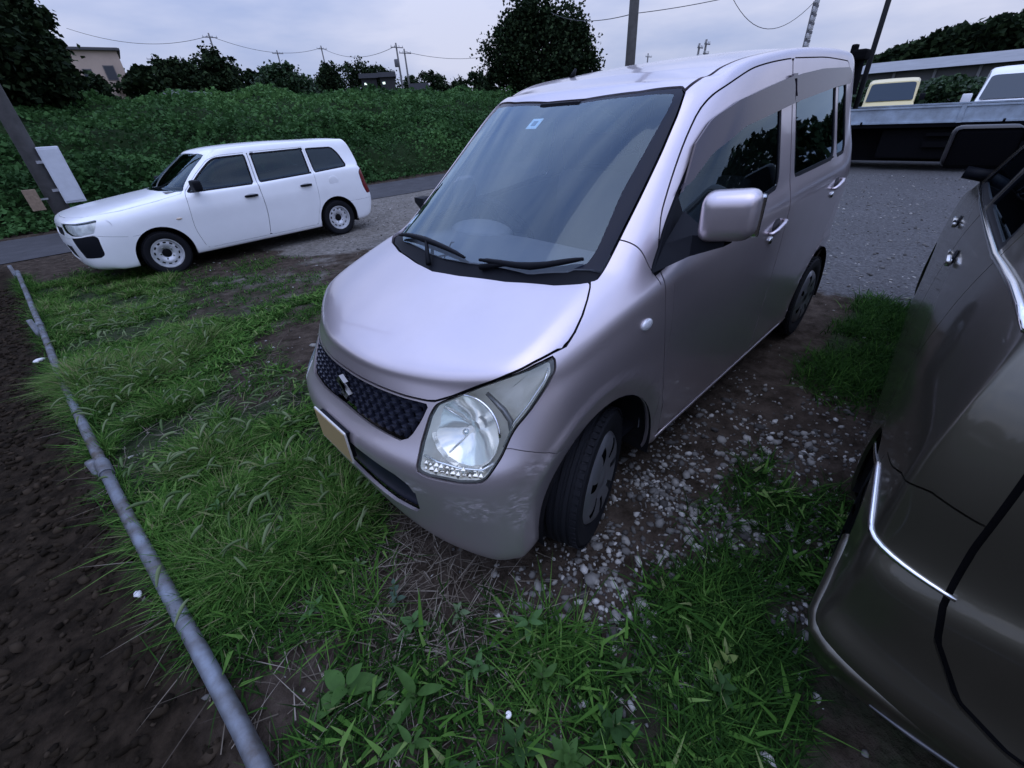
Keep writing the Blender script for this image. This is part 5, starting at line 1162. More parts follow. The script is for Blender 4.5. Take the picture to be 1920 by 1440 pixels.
# ================================================================ grass and weeds
def blades(name, base, height, width, rng, material, lean=.35, curl=.6, seg=3, tint=None):
    n = len(base); a = rng.uniform(0, 2*math.pi, n); dx, dy = np.cos(a), np.sin(a); ln = np.abs(rng.normal(lean, lean*.5, n)); cu_ = np.abs(rng.normal(curl, curl*.5, n))
    b = a+math.pi/2+rng.normal(0, .5, n); wx, wy = np.cos(b), np.sin(b); V = np.empty((n, seg+1, 2, 3), np.float32)
    for k in range(seg+1):
        t = k/seg; h = height*(t-.35*cu_*t*t*.6); r = height*(ln*t+cu_*.55*t*t); w = width*(1-t)**.7*.5*(1+.4*t)
        if k == seg: w = width*.04
        cx = base[:, 0]+dx*r; cy = base[:, 1]+dy*r; cz = base[:, 2]+h*np.clip(1-.35*ln, .4, 1)
        for j, sgn in enumerate((-1, 1)):
            V[:, k, j, 0] = cx+sgn*wx*w; V[:, k, j, 1] = cy+sgn*wy*w; V[:, k, j, 2] = cz
    m = (seg+1)*2; q = np.array([[2*k, 2*k+1, 2*k+3, 2*k+2] for k in range(seg)]); Fq = (q[None]+(np.arange(n)*m)[:, None, None]).reshape(-1, 4)
    o = fast_mesh(name, V.reshape(-1, 3), Fq, 4, material, None, True); o['kind'] = 'stuff'
    tt = rng.random(n) if tint is None else tint; at_ = o.data.attributes.new('tint', 'FLOAT', 'POINT'); at_.data.foreach_set('value', np.repeat(tt, m).astype(np.float32))
    return o
GRASS = [(0, (.010, .028, .006)), (.35, (.028, .078, .014)), (.70, (.072, .165, .028)), (.92, (.15, .25, .065)), (1, (.20, .18, .10))]
def in_cars(x, y):
    k = (x < -.06) & (x > -3.4) & (np.abs(y) < .62)
    return k
def build_grass():
    rng = np.random.default_rng(21); GM = tint_mat('grass_blade', GRASS, .8, .06, .28)
    def tuft(x, y): return np.clip(.42+1.25*vnoise(x, y, 5, 55, 3)+.5*vnoise(x, y, 1.6, 58, 2), .02, 1)
    den = lambda x, y: m_grass(x, y)*tuft(x, y)*(~in_cars(x, y))
    for n, x0, x1, y0, y1, hgt, wid in ((62000, -1.6, .95, -3.2, 1.55, .12, .0058), (30000, -3.0, 1.3, -7.8, -2.6, .13, .009)):
        p = sample(n, x0, x1, y0, y1, den, rng); tf = tuft(p[:, 0], p[:, 1]); lush = smooth(.35, .9, m_grass(p[:, 0], p[:, 1]))
        h = hgt*(.35+.75*rng.random(len(p))**1.3)*(.55+.75*tf*lush)*np.clip(.55+.45*smooth(-2.6, -1.6, -np.abs(p[:, 1]+1.2))+.25, .5, 1.2)
        w = wid*(.6+.8*rng.random(len(p)))
        t = np.clip(.24+.42*lush*tf+.14*smooth(.2, -.5, p[:, 1])-.12*smooth(.3, .8, p[:, 1])+.24*rng.standard_normal(len(p)), 0, .985)  # foreground blades darkened: corner falloff and shadow put into the colour
        blades('grass', np.c_[p, gh(p[:, 0], p[:, 1])-.004], h, w, rng, GM, .65, 1.0, 3, t)
    # short broad leaves between the blades
    p = sample(16000, -1.4, .95, -3.4, 1.5, lambda x, y: den(x, y)*np.clip(.30+1.3*vnoise(x, y, 2.6, 71, 3), 0, 1)*(.16+.84*smooth(.2, -.4, y)), rng); n = len(p)
    blades('ground_leaves', np.c_[p, gh(p[:, 0], p[:, 1])+.05*rng.random(n)], .024+.030*rng.random(n), .008+.010*rng.random(n), rng, GM, 1.1, .8, 3, np.clip(.62+.22*rng.standard_normal(n), 0, .96))
    # grass beside the dark car
    p = sample(9000, -4.5, .1, .85, 1.45, den, rng); h = .10*(.4+.8*rng.random(len(p))); blades('grass', np.c_[p, gh(p[:, 0], p[:, 1])-.004], h, .006*(.6+.8*rng.random(len(p))), rng, GM, .5, .9, 3, np.clip(.28+.2*rng.standard_normal(len(p)), 0, 1))
    # thin wild growth in the field and along the pipe
    dpip = lambda x, y: np.exp(-((x-pipe_x(y)+.02)/.07)**2)*np.clip(.2+vnoise(x, y, 3, 91), 0, 1)
    p = sample(6000, .4, 1.6, -8, 1.5, dpip, rng); blades('grass', np.c_[p, gh(p[:, 0], p[:, 1])-.004], .10*(.4+.9*rng.random(len(p))), .006*(.6+.8*rng.random(len(p))), rng, GM, .6, .9, 3, np.clip(.4+.25*rng.standard_normal(len(p)), 0, 1))
    # dry straw lying about
    SM = tint_mat('dry_straw', [(0, (.05, .04, .03)), (.6, (.13, .11, .085)), (1, (.26, .23, .19))], .9, .15)
    dstraw = lambda x, y: np.exp(-((x-.02)/.22)**2-((y-.30)/.38)**2)+.18*smooth(-.5, .0, x)*smooth(1.5, .9, y)*smooth(-3, -2.2, y)*(1-m_field(x, y))
    p = sample(2600, -.7, 2.2, -3.6, 1.4, lambda x, y: np.clip(dstraw(x, y), 0, 1), rng); n = len(p)
    o = blades('straw', np.c_[p, gh(p[:, 0], p[:, 1])+.006], .05*(.3+rng.random(n)), .0035*(.5+rng.random(n)), rng, SM, 2.2, .6, 3, np.clip(rng.random(n)-.35*m_field(p[:, 0], p[:, 1]), 0, 1))
    # foxtail heads nodding over the patch
    den_f = lambda x, y: m_grass(x, y)*np.clip(.3+vnoise(x, y, 4, 66), 0, 1)*smooth(.25, -.3, y)*smooth(-.4, 0, x)
    p = sample(420, -.6, .85, -4.6, .2, den_f, rng); n = len(p); SEG, RAD = 7, 6; V = []; Fq = []; T = []
    SV = []; 
    for i in range(n):
        a = rng.uniform(0, 6.28); h = rng.uniform(.10, .21); L = rng.uniform(.040, .075); r0 = rng.uniform(.0045, .0080); d = np.array([math.cos(a), math.sin(a)]); z0 = gh(p[i, 0], p[i, 1])
        pts = [];
        for k in range(SEG+1):
            t = k/SEG; pts.append((p[i, 0]+d[0]*(h*.25+L*(t+.3*t*t)), p[i, 1]+d[1]*(h*.25+L*(t+.3*t*t)), z0+h+L*(.35*t-.75*t*t)))
        pts = np.array(pts); base = len(V)
        for k in range(SEG+1):
            t = k/SEG; r = r0*(math.sin(math.pi*min(max(t*.92+.04, 0), 1))**.6)*(1+.25*rng.standard_normal()*.3); tg = pts[min(k+1, SEG)]-pts[max(k-1, 0)]; tg /= np.linalg.norm(tg); u = np.cross(tg, (0, 0, 1.)); u /= np.linalg.norm(u)+1e-9; v = np.cross(tg, u)
            for q in range(RAD): V.append(pts[k]+(u*math.cos(6.283*q/RAD)+v*math.sin(6.283*q/RAD))*r)
        for k in range(SEG):
            for q in range(RAD): Fq.append((base+k*RAD+q, base+k*RAD+(q+1) % RAD, base+(k+1)*RAD+(q+1) % RAD, base+(k+1)*RAD+q))
        T += [rng.random()]*((SEG+1)*RAD)
    o = fast_mesh('foxtail_grass', np.array(V), np.array(Fq), 4, tint_mat('foxtail', [(0, (.070, .12, .045)), (1, (.19, .24, .12))], .9, .05, .3), None, True); o['kind'] = 'stuff'
    at_ = o.data.attributes.new('tint', 'FLOAT', 'POINT'); at_.data.foreach_set('value', np.array(T, np.float32))

def leaf_mesh(name, L, W, fold=.25, droop=.35, n=7, notch=0.):
    V = []; F = []
    for k in range(n+1):
        t = k/n; w = W*.5*(math.sin(math.pi*t**.75)**.9)*(1-notch*(1 if k % 2 else 0)); x = L*t; z = -droop*L*t*t
        wv = .04*L*math.sin(k*2.1)*(1 if k % 2 else -.6); V += [(x, -w, z+w*fold+wv), (x, 0, z-.01*L), (x, w, z+w*fold-wv)]
    for k in range(n):
        for j in (0, 1): a = k*3+j; F.append((a, a+3, a+4, a+1))
    me = bpy.data.meshes.new(name); me.from_pydata(V, [], F); me.update(); me.polygons.foreach_set('use_smooth', np.ones(len(F), bool)); return me
def leaf_mat(name, c, c2):
    if name in MATS: return MATS[name]
    m = mat(name, c, .6, spec=.12, noise=(25, .4, c2)); nt = m.node_tree; b = nt.nodes['Principled BSDF']; o = nt.nodes['Material Output']; t = nt.nodes.new('ShaderNodeBsdfTranslucent'); t.inputs['Color'].default_value = (*c, 1); mx = nt.nodes.new('ShaderNodeMixShader'); mx.inputs['Fac'].default_value = .25
    nt.links.new(b.outputs[0], mx.inputs[1]); nt.links.new(t.outputs[0], mx.inputs[2]); nt.links.new(mx.outputs[0], o.inputs['Surface']); return m
def weed(label, x, y, leaves, stem_h, size, col, seed, cat='weed', aspect=.45, name='weed_plant', upright=.5, group=None):
    rng = random.Random(seed); z = float(gh(x, y)); root = empty(name, (x, y, z), 0, label, cat, group)
    bm = bmesh.new(); top = Vector((rng.uniform(-.03, .03), rng.uniform(-.03, .03), stem_h)); add_tube(bm, [(0, 0, -.01), top*.5+Vector((.006, .004, 0)), top], [.0032, .0026, .0015], 6); bm_obj('stem', bm, leaf_mat('stem_green', (.07, .11, .04), (.05, .07, .03)), root, True)
    ms = [leaf_mesh('leaf', size*k, size*k*aspect, .28, dr, 7) for k, dr in ((1., .35), (.8, .2), (.62, .1))]
    for i in range(leaves):
        t = (i+.5)/leaves; me = ms[min(2, int(t*3))]; o = bpy.data.objects.new('leaf', me); COL.objects.link(o); o.parent = root
        if not me.materials: me.materials.append(leaf_mat('leaf_%s' % col, *LEAFC[col]))
        o.location = top*(.15+.85*t); o.rotation_euler = (rng.uniform(-.3, .3), -rng.uniform(.1, .4)-upright*t, i*2.4+rng.uniform(-.3, .3))
    return root
LEAFC = {'bright': ((.085, .175, .055), (.055, .12, .04)), 'mid': ((.062, .135, .032), (.042, .09, .022)), 'dark': ((.036, .085, .024), (.024, .058, .016)), 'pale': ((.14, .20, .10), (.09, .14, .07)), 'yellow': ((.17, .22, .06), (.12, .17, .05)), 'grey': ((.08, .13, .09), (.06, .10, .07))}
def tuft_thing(label, x, y, n, h, w, seed, spread=.05, lean=.55):
    rng = np.random.default_rng(seed); z = float(gh(x, y)); a = rng.uniform(0, 6.28, n); r = spread*np.sqrt(rng.random(n)); base = np.c_[r*np.cos(a), r*np.sin(a), np.zeros(n)]
    o = blades('grass_tuft', base, h*(.5+.6*rng.random(n)), w*(.6+.8*rng.random(n)), rng, MATS['grass_blade'], lean, 1.0, 4, np.clip(.52+.22*rng.standard_normal(n), 0, .98)); o.location = (x, y, z); del o['kind']; o['kind'] = 'thing'
    return tag(o, label, 'grass tuft', 'grass tufts in the foreground')
def build_weeds():
    weed('broad pale leaved weed beside the pipe in the foreground', .37, .53, 5, .07, .115, 'mid', 1, upright=.25, aspect=.55)
    weed('tall narrow leaved weed with one long upright blade in the foreground', .20, .70, 4, .09, .13, 'mid', 2, aspect=.28, upright=1.0)
    weed('bright green weed with oval leaves below the bumper', .115, .52, 6, .06, .062, 'bright', 3, aspect=.5)
    weed('small blue green sprig with rounded leaflets below the number plate', .10, .41, 8, .10, .034, 'grey', 4, aspect=.62)
    weed('bright fern like weed at the edge of the gravel', -.165, .80, 7, .075, .085, 'bright', 5, aspect=.36, upright=.2)
    weed('weed with a single yellow green leaf beside the dark car', -.50, 1.30, 3, .07, .055, 'yellow', 6, aspect=.5)
    weed('dark weed with drooping leaves near the bottom edge', .10, 1.02, 6, .06, .085, 'dark', 7, aspect=.4)
    weed('small weed with pointed leaves at the bottom near the pipe', .30, .78, 5, .055, .075, 'mid', 8, aspect=.34, upright=.7)
    weed('broad leaved weed at the bottom right in deep shade', -.12, 1.17, 6, .07, .08, 'dark', 9, aspect=.48)
    weed('small pale leaved weed under the scraped bumper corner', -.035, .60, 5, .05, .04, 'pale', 10, aspect=.5)
    weed('yellowish leaf sprout in the grass beside the grille', .20, .15, 3, .07, .045, 'yellow', 11, aspect=.42)
    weed('pale leaf sprout in the grass in front of the bumper', .12, .17, 3, .06, .040, 'pale', 12, aspect=.45)
    extra = [(.30, .62, 'mid', .07, 'small weed with crossed leaves close to the pipe near the bottom edge'), (.05, .78, 'bright', .06, 'pale green weed straight below the scraped bumper corner'), (-.10, .97, 'mid', .065, 'leafy weed just below the bright grass tuft'), (.24, .95, 'dark', .07, 'dark leafy weed at the bottom edge left of the snail shell'), (-.28, 1.12, 'mid', .06, 'leafy weed at the edge of the gravel near the dark car'),
             (.33, .20, 'bright', .055, 'bright weed in the grass close to the pipe'), (.28, -.22, 'pale', .05, 'pale weed in the grass left of the number plate'), (.45, -.55, 'bright', .06, 'bright leafy weed beside the pipe further back'), (.18, -.62, 'mid', .06, 'leafy weed in the middle of the grass patch'), (.42, .02, 'mid', .06, 'leafy weed touching the pipe beside the plate'), (-.40, 1.33, 'dark', .07, 'dark leafy weed under the dark car bumper'), (.02, 1.12, 'mid', .065, 'leafy weed at the very bottom centre')]
    for i, (x, y, c, sz, lab) in enumerate(extra): weed(lab, x, y, 6+i % 4, .05+.01*(i % 4), sz, c, 50+i, aspect=.34+.05*(i % 4), upright=.3+.15*(i % 3))
    tuft_thing('dense bright grass tuft at the edge of the gravel', -.17, .90, 260, .12, .0075, 31, .11, .8)
    tuft_thing('loose grass tuft between the pipe and the bumper', .22, .30, 160, .12, .0065, 32, .12, .8)
    tuft_thing('spreading grass tuft at the bottom centre', .06, .97, 120, .10, .006, 33, .11, .8)
    tuft_thing('dark grass tuft beside the dark car', -.62, 1.22, 150, .11, .006, 34, .12, .8)
    tuft_thing('grass tuft in front of the number plate', .13, -.05, 220, .13, .0065, 35, .14, .8)
    # snail shell and pale litter
    z = float(gh(.06, .94)); bm = bmesh.new(); add_tube(bm, [(math.cos(t)*.006*(1-t/16), math.sin(t)*.006*(1-t/16), .004+t*.0006) for t in np.linspace(0, 12, 40)], [.0055*(1-k/48) for k in range(40)], 8); o = bm_obj('snail_shell', bm, mat('shell_white', (.75, .74, .72), .4), None, True); o.location = (.06, .94, z+.035); tag(o, 'tiny white snail shell in the foreground weeds', 'snail shell')
    for i, (x, y, l, s) in enumerate(((1.05, -3.80, 'white stone lying on the dark soil beyond the pipe', .030), (.77, -.37, 'small pale stone on the soil beside the pipe', .014))):
        v, f = ico(2); r = np.random.default_rng(i+3); v = v*(1+.10*r.standard_normal((len(v), 1)))*np.array([1.5, .9, .55])*s; o = fast_mesh('pale_stone', v, f, 3, mat('stone_white', (.62, .62, .62), .8), None, False); o.location = (x, y, float(gh(x, y))+s*.4); o.rotation_euler = (0, 0, i*1.3+.5); tag(o, l, 'stone')
def build_pipe():
    root = empty('steel_pipe', (.60, .55, 0), 0, 'grey galvanised steel pipe lying along the edge of the soil', 'pipe')
    GALV = mat('galvanised', (.20, .225, .26), .52, .55, noise=(9, .55, (.075, .062, .05)), bump=(60, .15, .003))
    ys = np.linspace(2.2, -8.1, 42); pts = [Vector((float(pipe_x(y))-.60, y-.55, float(gh(pipe_x(y)-.05, y))+.045)) for y in ys]
    for a, b in ((0, 14), (14, 28), (28, 41)):
        bm = bmesh.new(); add_tube(bm, pts[a:b+1], .0255, 20); bm_obj('pipe_length', bm, GALV, root, True)
    for k in (14, 28):
        bm = bmesh.new(); d = (pts[k+1]-pts[k-1]).normalized(); add_tube(bm, [pts[k]-d*.07, pts[k]+d*.07], .032, 20); bm_obj('coupling', bm, GALV, root, auto=40)
    for y in (-1.4, -4.6, -7.9):
        bm = bmesh.new(); x = float(pipe_x(y))-.60+.035; add_tube(bm, [(x, y-.55, -.35), (x, y-.55, .07)], .022, 12); bm_obj('stake', bm, GALV, root, True)

# ================================================================ trees, bank, poles, buildings, truck
def polar(az, d): a = math.radians(az); return CAM_LOC.x+d*math.cos(a), CAM_LOC.y+d*math.sin(a)
def elz(el, d): return CAM_LOC.z+d*math.tan(math.radians(el))
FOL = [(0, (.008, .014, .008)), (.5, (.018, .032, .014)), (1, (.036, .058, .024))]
def leaf_cloud(name, P, size, rng, material, parent=None, up=.4, tint=None):
    """one folded leaf quad per point, random turn"""
    n = len(P); size = np.broadcast_to(size, (n,)); d = rng.standard_normal((n, 3)); d[:, 2] = d[:, 2]*.6; d /= np.linalg.norm(d, axis=1)[:, None]
    nrm = rng.standard_normal((n, 3))*.8; nrm[:, 2] += up*2; nrm -= (nrm*d).sum(1)[:, None]*d; nrm /= np.linalg.norm(nrm, axis=1)[:, None]; s = np.cross(d, nrm)
    L = size[:, None]*(.7+.6*rng.random((n, 1))); W = L*.42
    A = P-d*L*.5; B = P+s*W+nrm*W*.15; Cc = P+d*L*.5-nrm*L*.12; D = P-s*W+nrm*W*.15
    V = np.stack([A, B, Cc, D], 1).reshape(-1, 3); Fq = np.arange(4*n).reshape(-1, 4)
    o = fast_mesh(name, V, Fq, 4, material, parent, False); t = rng.random(n) if tint is None else tint; at_ = o.data.attributes.new('tint', 'FLOAT', 'POINT'); at_.data.foreach_set('value', np.repeat(t, 4).astype(np.float32)); return o
def tree(name, label, x, y, z, H, crown, nleaf, lsize, seed, cat='tree', group='trees on the skyline', trunk_r=.18, fol='tree_leaf'):
    """crown: list of (dx,dy,z,rx,ry,rz) lobes relative to base"""
    rng = np.random.default_rng(seed); root = empty(name, (x, y, z), 0, label, cat, group)
    bm = bmesh.new(); add_tube(bm, [(0, 0, -.6), (.04*H, .02*H, H*.22), (-.02*H, .03*H, H*.5), (.01*H, 0, H*.8)], [trunk_r*1.25, trunk_r, trunk_r*.7, trunk_r*.2], 10)
    BARK = mat('bark', (.035, .028, .024), .95, noise=(9, .5), bump=(25, .5, .02)); tr = bm_obj('trunk', bm, BARK, root, True)
    for k, (dx, dy, cz, rx, ry, rz) in enumerate(crown[:7]):
        bm = bmesh.new(); add_tube(bm, [(0, .02*H, H*(.18+.06*(k % 4))), (dx*.45, dy*.45, (H*.25+cz)/2), (dx*.85, dy*.85, cz)], [trunk_r*.5, trunk_r*.33, trunk_r*.12], 6); bm_obj('limb', bm, BARK, tr, True)
    vol = np.array([c[3]*c[4]*c[5] for c in crown]); cnt = (nleaf*vol**.75/np.sum(vol**.75)).astype(int); P = []
    for (dx, dy, cz, rx, ry, rz), m in zip(crown, cnt):
        # leaves gathered in clumps near the lobe's surface, with gaps between the clumps
        nc = max(14, m//55); u = rng.standard_normal((nc, 3)); u /= np.linalg.norm(u, axis=1)[:, None]; rad = rng.uniform(.55, 1.06, (nc, 1)); cc = u*rad*np.array([rx, ry, rz])+np.array([dx, dy, cz])
        k = rng.integers(0, nc, m); cs = .16*(rx+ry+rz)/3*rng.uniform(.6, 1.5, nc); P.append(cc[k]+rng.standard_normal((m, 3))*cs[k][:, None]*np.array([1, 1, .75]))
        inn = rng.standard_normal((m//4, 3)); inn /= np.linalg.norm(inn, axis=1)[:, None]; P.append(inn*rng.random((m//4, 1))**.4*np.array([rx, ry, rz])*.85+np.array([dx, dy, cz]))
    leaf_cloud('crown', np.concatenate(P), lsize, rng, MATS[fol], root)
    return root
def lobes(rng, n, R, z0, z1, r0, r1):
    out = []
    for k in range(n):
        a = rng.uniform(0, 6.28); t = rng.random(); r = R*math.sqrt(rng.random())*(1-.45*t*t); q = rng.uniform(r0, r1); out.append((r*math.cos(a), r*math.sin(a), z0+(z1-z0)*t, q, q, q*.8))
    return out
def build_trees():
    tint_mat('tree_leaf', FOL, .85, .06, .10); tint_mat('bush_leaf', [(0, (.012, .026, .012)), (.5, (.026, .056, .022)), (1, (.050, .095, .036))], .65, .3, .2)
    R = random.Random(4)
    x, y = polar(-138.0, 34); z = float(gh(x, y)); 
    cr_ = [(0, 0, 3.2, 2.6, 2.6, 1.9), (-1.6, 1.2, 2.6, 1.7, 1.7, 1.5), (1.7, -1.1, 2.7, 1.7, 1.7, 1.5), (.3, -.3, 4.7, 1.7, 1.7, 1.2), (-1.1, .9, 4.0, 1.5, 1.5, 1.2), (1.2, -.8, 4.0, 1.5, 1.5, 1.2), (2.2, -1.7, 1.9, 1.1, 1.1, .9), (-2.2, 1.8, 1.7, 1.2, 1.2, 1.0), (0, 0, 1.4, 2.2, 2.2, 1.0)]
    tree('broadleaf_tree', 'large round dark tree standing alone behind the lavender van', x, y, z, 6.4, cr_, 26000, .19, 1, trunk_r=.28)
    # dark clump at the left edge, four overlapping trees on the bank
    for i, (az, d, H, R0, lab) in enumerate(((-87.0, 25, 10.0, 2.7, 'tallest black tree at the left edge of the picture'), (-90.8, 28, 7.6, 1.9, 'dark tree between the house and the left edge tree'), (-93.2, 31, 4.6, 1.15, 'dark rounded tree touching the pale house wall'), (-84.5, 24, 9.5, 2.8, 'dark tree mostly beyond the left edge of the picture'), (-95.3, 33, 1.25, 1.1, 'low black bush below the pale house'), (-91.8, 27, 3.2, 1.4, 'black bush under the left edge trees'))):
        x, y = polar(az, d); rr = random.Random(20+i); tree('broadleaf_tree', lab, x, y, float(gh(x, y)), H, lobes(rr, 11, R0*.75, H*.18, H*.86, R0*.45, R0*.75)+[(0, 0, H*.45, R0, R0, H*.33)], 12000, .22, 40+i, trunk_r=.25, group='trees on the left')
    sky_trees = [(-102.3, 68, 6.35, 2.9, 'left of the two round trees on the skyline beside the house'), (-105.6, 72, 6.55, 3.2, 'right of the two round trees on the skyline beside the house'), (-115.6, 95, 5.9, 3.0, 'small round tree left of the houses with lit windows'), (-118.5, 100, 6.35, 4.6, 'broad flat topped tree above the lit windows'), (-121.2, 98, 5.6, 3.2, 'low round tree just left of the twin utility pole'), (-123.6, 105, 5.0, 2.2, 'small dark tree behind the twin utility pole'),
                 (-126.3, 92, 4.75, 3.2, 'rounded tree right of the twin utility pole'), (-129.2, 88, 4.35, 2.6, 'low dark tree in the gap left of the big tree'), (-131.4, 80, 4.6, 2.4, 'dark tree half hidden by the big round tree'), (-99.3, 55, 5.6, 1.5, 'small pale green tree against the house gable'), (-108.9, 62, 5.2, 1.5, 'bushy tree left of the vine covered mound')]
    for i, (az, d, el, R0, lab) in enumerate(sky_trees):
        x, y = polar(az, d); z = float(gh(x, y)); H = elz(el, d)-z; rr = random.Random(60+i)
        tree('broadleaf_tree', lab, x, y, z, H, lobes(rr, 9, R0*.8, H*.25, H*.80, R0*.40, R0*.62)+[(0, 0, H*.45, R0*.95, R0*.95, H*.38)], 5200, .38, 80+i, trunk_r=.25)
    # vine covered mound
    x, y = polar(-111.2, 38); z = float(gh(x, y)); H = elz(5.8, 38)-z
    tree('vine_covered_tree', 'small tree smothered in green vines above the white wagon', x, y, z, H, [(0, 0, H*.45, 1.5, 1.5, H*.45), (-.8, .3, H*.3, 1.4, 1.4, H*.35), (.9, -.3, H*.35, 1.3, 1.3, H*.3), (.1, 0, H*.8, .8, .8, H*.17)], 9000, .20, 99, group=None, fol='bush_leaf')
def bank_mound(x, y):
    m = .65+.75*vnoise(x, y, .45, 12, 3)+.40*vnoise(x, y, 1.3, 14, 2); m = np.clip(m, .12, 1.6)*smooth(-12.35, -13.6, y)*np.interp(-y, [12, 18, 26, 40], [1, .95, .6, .3])
    for bx, by, r, h in ((-3.5, -21, 1.3, .8), (-9, -26, 1.8, 1.1), (-1.5, -30, 1.6, .9), (-14, -24, 1.5, .9), (-6.5, -33, 2.0, 1.2), (-19, -30, 2.0, .9), (2.2, -24, 1.4, .7), (-12, -36, 2.2, 1.3), (-24, -29, 1.8, 1.0), (-3.2, -37, 1.8, 1.0)):
        m = m+.5*h*np.exp(-((x-bx)**2+(y-by)**2)/r**2)
    return m
def build_bank():
    """creeper-smothered bank beyond the lane: one mass of leaves over lumpy mounds"""
    rng = np.random.default_rng(8); m = tint_mat('creeper_leaf', [(0, (.022, .055, .018)), (.45, (.058, .135, .040)), (.85, (.105, .215, .062)), (1, (.17, .29, .10))], .7, .08, .25)
    P = []; S_ = []
    for n, y0, y1, dens in ((95000, -12.3, -18, 1), (70000, -18, -30, 1), (30000, -30, -52, 1)):
        y = rng.uniform(y1, y0, n); d = -y; x = rng.uniform(-1.45*d+2-8, .35*d+1.5, n)
        mound = bank_mound(x, y)+.12
        cover = np.clip(.85+.9*vnoise(x, y, .9, 33, 2), .5, 1); k = rng.random(n) < cover
        hgt = mound*(.80+.25*rng.random(n)); drop = rng.random(n) < .22; hgt = np.where(drop, hgt*rng.random(n), hgt)
        z = gh(x, y)+hgt; P.append(np.c_[x, y, z][k]); S_.append((.105+.0035*(d-12))[k]*rng.uniform(.6, 1.35, k.sum()))
    PP = np.concatenate(P); SS = np.concatenate(S_); pat = vnoise(PP[:, 0], PP[:, 1], .30, 41, 3); fine = vnoise(PP[:, 0], PP[:, 1], 1.6, 43, 2)
    SS = SS*np.clip(1+.45*vnoise(PP[:, 0], PP[:, 1], .22, 47, 2)+.25*fine, .5, 1.7)
    tt = np.clip(.34+.10*smooth(14, 24, -PP[:, 1])+.42*pat+.25*fine+.26*(rng.random(len(PP))-.5), 0, 1)
    o = leaf_cloud('undergrowth', PP, SS, rng, m, None, up=.5, tint=tt); tag(o, 'green creeper smothering the bank beyond the road', 'undergrowth', kind='stuff')
    # dark mass under the leaves
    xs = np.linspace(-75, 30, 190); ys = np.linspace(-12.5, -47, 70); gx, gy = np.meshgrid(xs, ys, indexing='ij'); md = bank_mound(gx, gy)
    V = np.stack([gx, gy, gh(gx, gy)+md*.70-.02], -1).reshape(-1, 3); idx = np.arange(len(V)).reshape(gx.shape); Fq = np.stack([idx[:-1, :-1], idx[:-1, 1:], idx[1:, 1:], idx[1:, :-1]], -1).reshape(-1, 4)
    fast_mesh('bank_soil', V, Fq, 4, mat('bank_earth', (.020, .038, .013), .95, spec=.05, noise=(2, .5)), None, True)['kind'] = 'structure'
    # hedge belts further off
    for nm, lab, az0, az1, d, el, dep, ls in (('hedge', 'dark field hedge below the skyline trees', -99, -134, 58, 4.15, 1.6, .30), ('hedge', 'green hedge behind the flatbed truck', -166, -186, 34, 1.55, 1.2, .24)):
        n = 9000; az = rng.uniform(min(az0, az1), max(az0, az1), n); dd = d+rng.uniform(-dep, dep, n); x = CAM_LOC.x+dd*np.cos(np.radians(az)); y = CAM_LOC.y+dd*np.sin(np.radians(az)); g = gh(x, y); top = CAM_LOC.z+d*np.tan(np.radians(np.interp(-az, [99, 110, 120, 134, 150], [4.0, 3.6, 3.3, 2.3, 1.5]) if d > 50 else el))-g; top = top*(.72+.28*vnoise(x, y, .35, 9, 3)); z = g+np.clip(top, .3, None)*np.sqrt(rng.random(n))
        hd = leaf_cloud(nm, np.c_[x, y, z], ls, rng, MATS['bush_leaf'], None, .3); tag(hd, lab, 'hedge')
def conc(): return mat('concrete_pole', (.16, .155, .15), .85, noise=(6, .3), bump=(40, .2, .004))
def utility_pole(label, x, y, H, r=.15, arms=((.6, 1.6),), name='utility_pole', group='utility poles', trans=False, z=None):
    z = float(gh(x, y)) if z is None else z; root = empty(name, (x, y, z), 0, label, 'utility pole', group)
    bm = bmesh.new(); add_tube(bm, [(0, 0, -.5), (0, 0, H)], [r, r*.62], 14); bm_obj('pole_shaft', bm, conc(), root, True)
    for dz, w in arms:
        bm = bmesh.new(); add_box(bm, (0, r*.9, H-dz), (w, .09, .09)); bm_obj('cross_arm', bm, mat('arm_steel', (.13, .13, .14), .6, .5), root)
        for k in (-.46, -.18, .18, .46):
            bm = bmesh.new(); add_lathe(bm, [(.001, .06), (.045, .09), (.03, .13), (.05, .16), (.03, .20), (.045, .23), (.001, .26)], 10, 'Z'); o = bm_obj('insulator', bm, mat('porcelain', (.55, .55, .56), .3), root, True); o.location = (k*w, r*.9, H-dz)
    if trans:
        bm = bmesh.new(); add_lathe(bm, [(.001, 0), (.26, 0), (.28, .05), (.28, .75), (.24, .85), (.001, .85)], 20, 'Z'); o = bm_obj('transformer', bm, mat('arm_steel', (.13, .13, .14), .6, .5), root, auto=40); o.location = (.35, 0, H-2.6)
    return root
def wire(label, a, b, sag, r=.012, group='overhead wires'):
    a, b = Vector(a), Vector(b); n = 18; pts = [a.lerp(b, t)-Vector((0, 0, sag*4*t*(1-t))) for t in np.linspace(0, 1, n)]
    bm = bmesh.new(); add_tube(bm, pts, r, 5); o = bm_obj('overhead_wire', bm, mat('cable', (.02, .02, .022), .6), None, True); tag(o, label, 'wire', group)
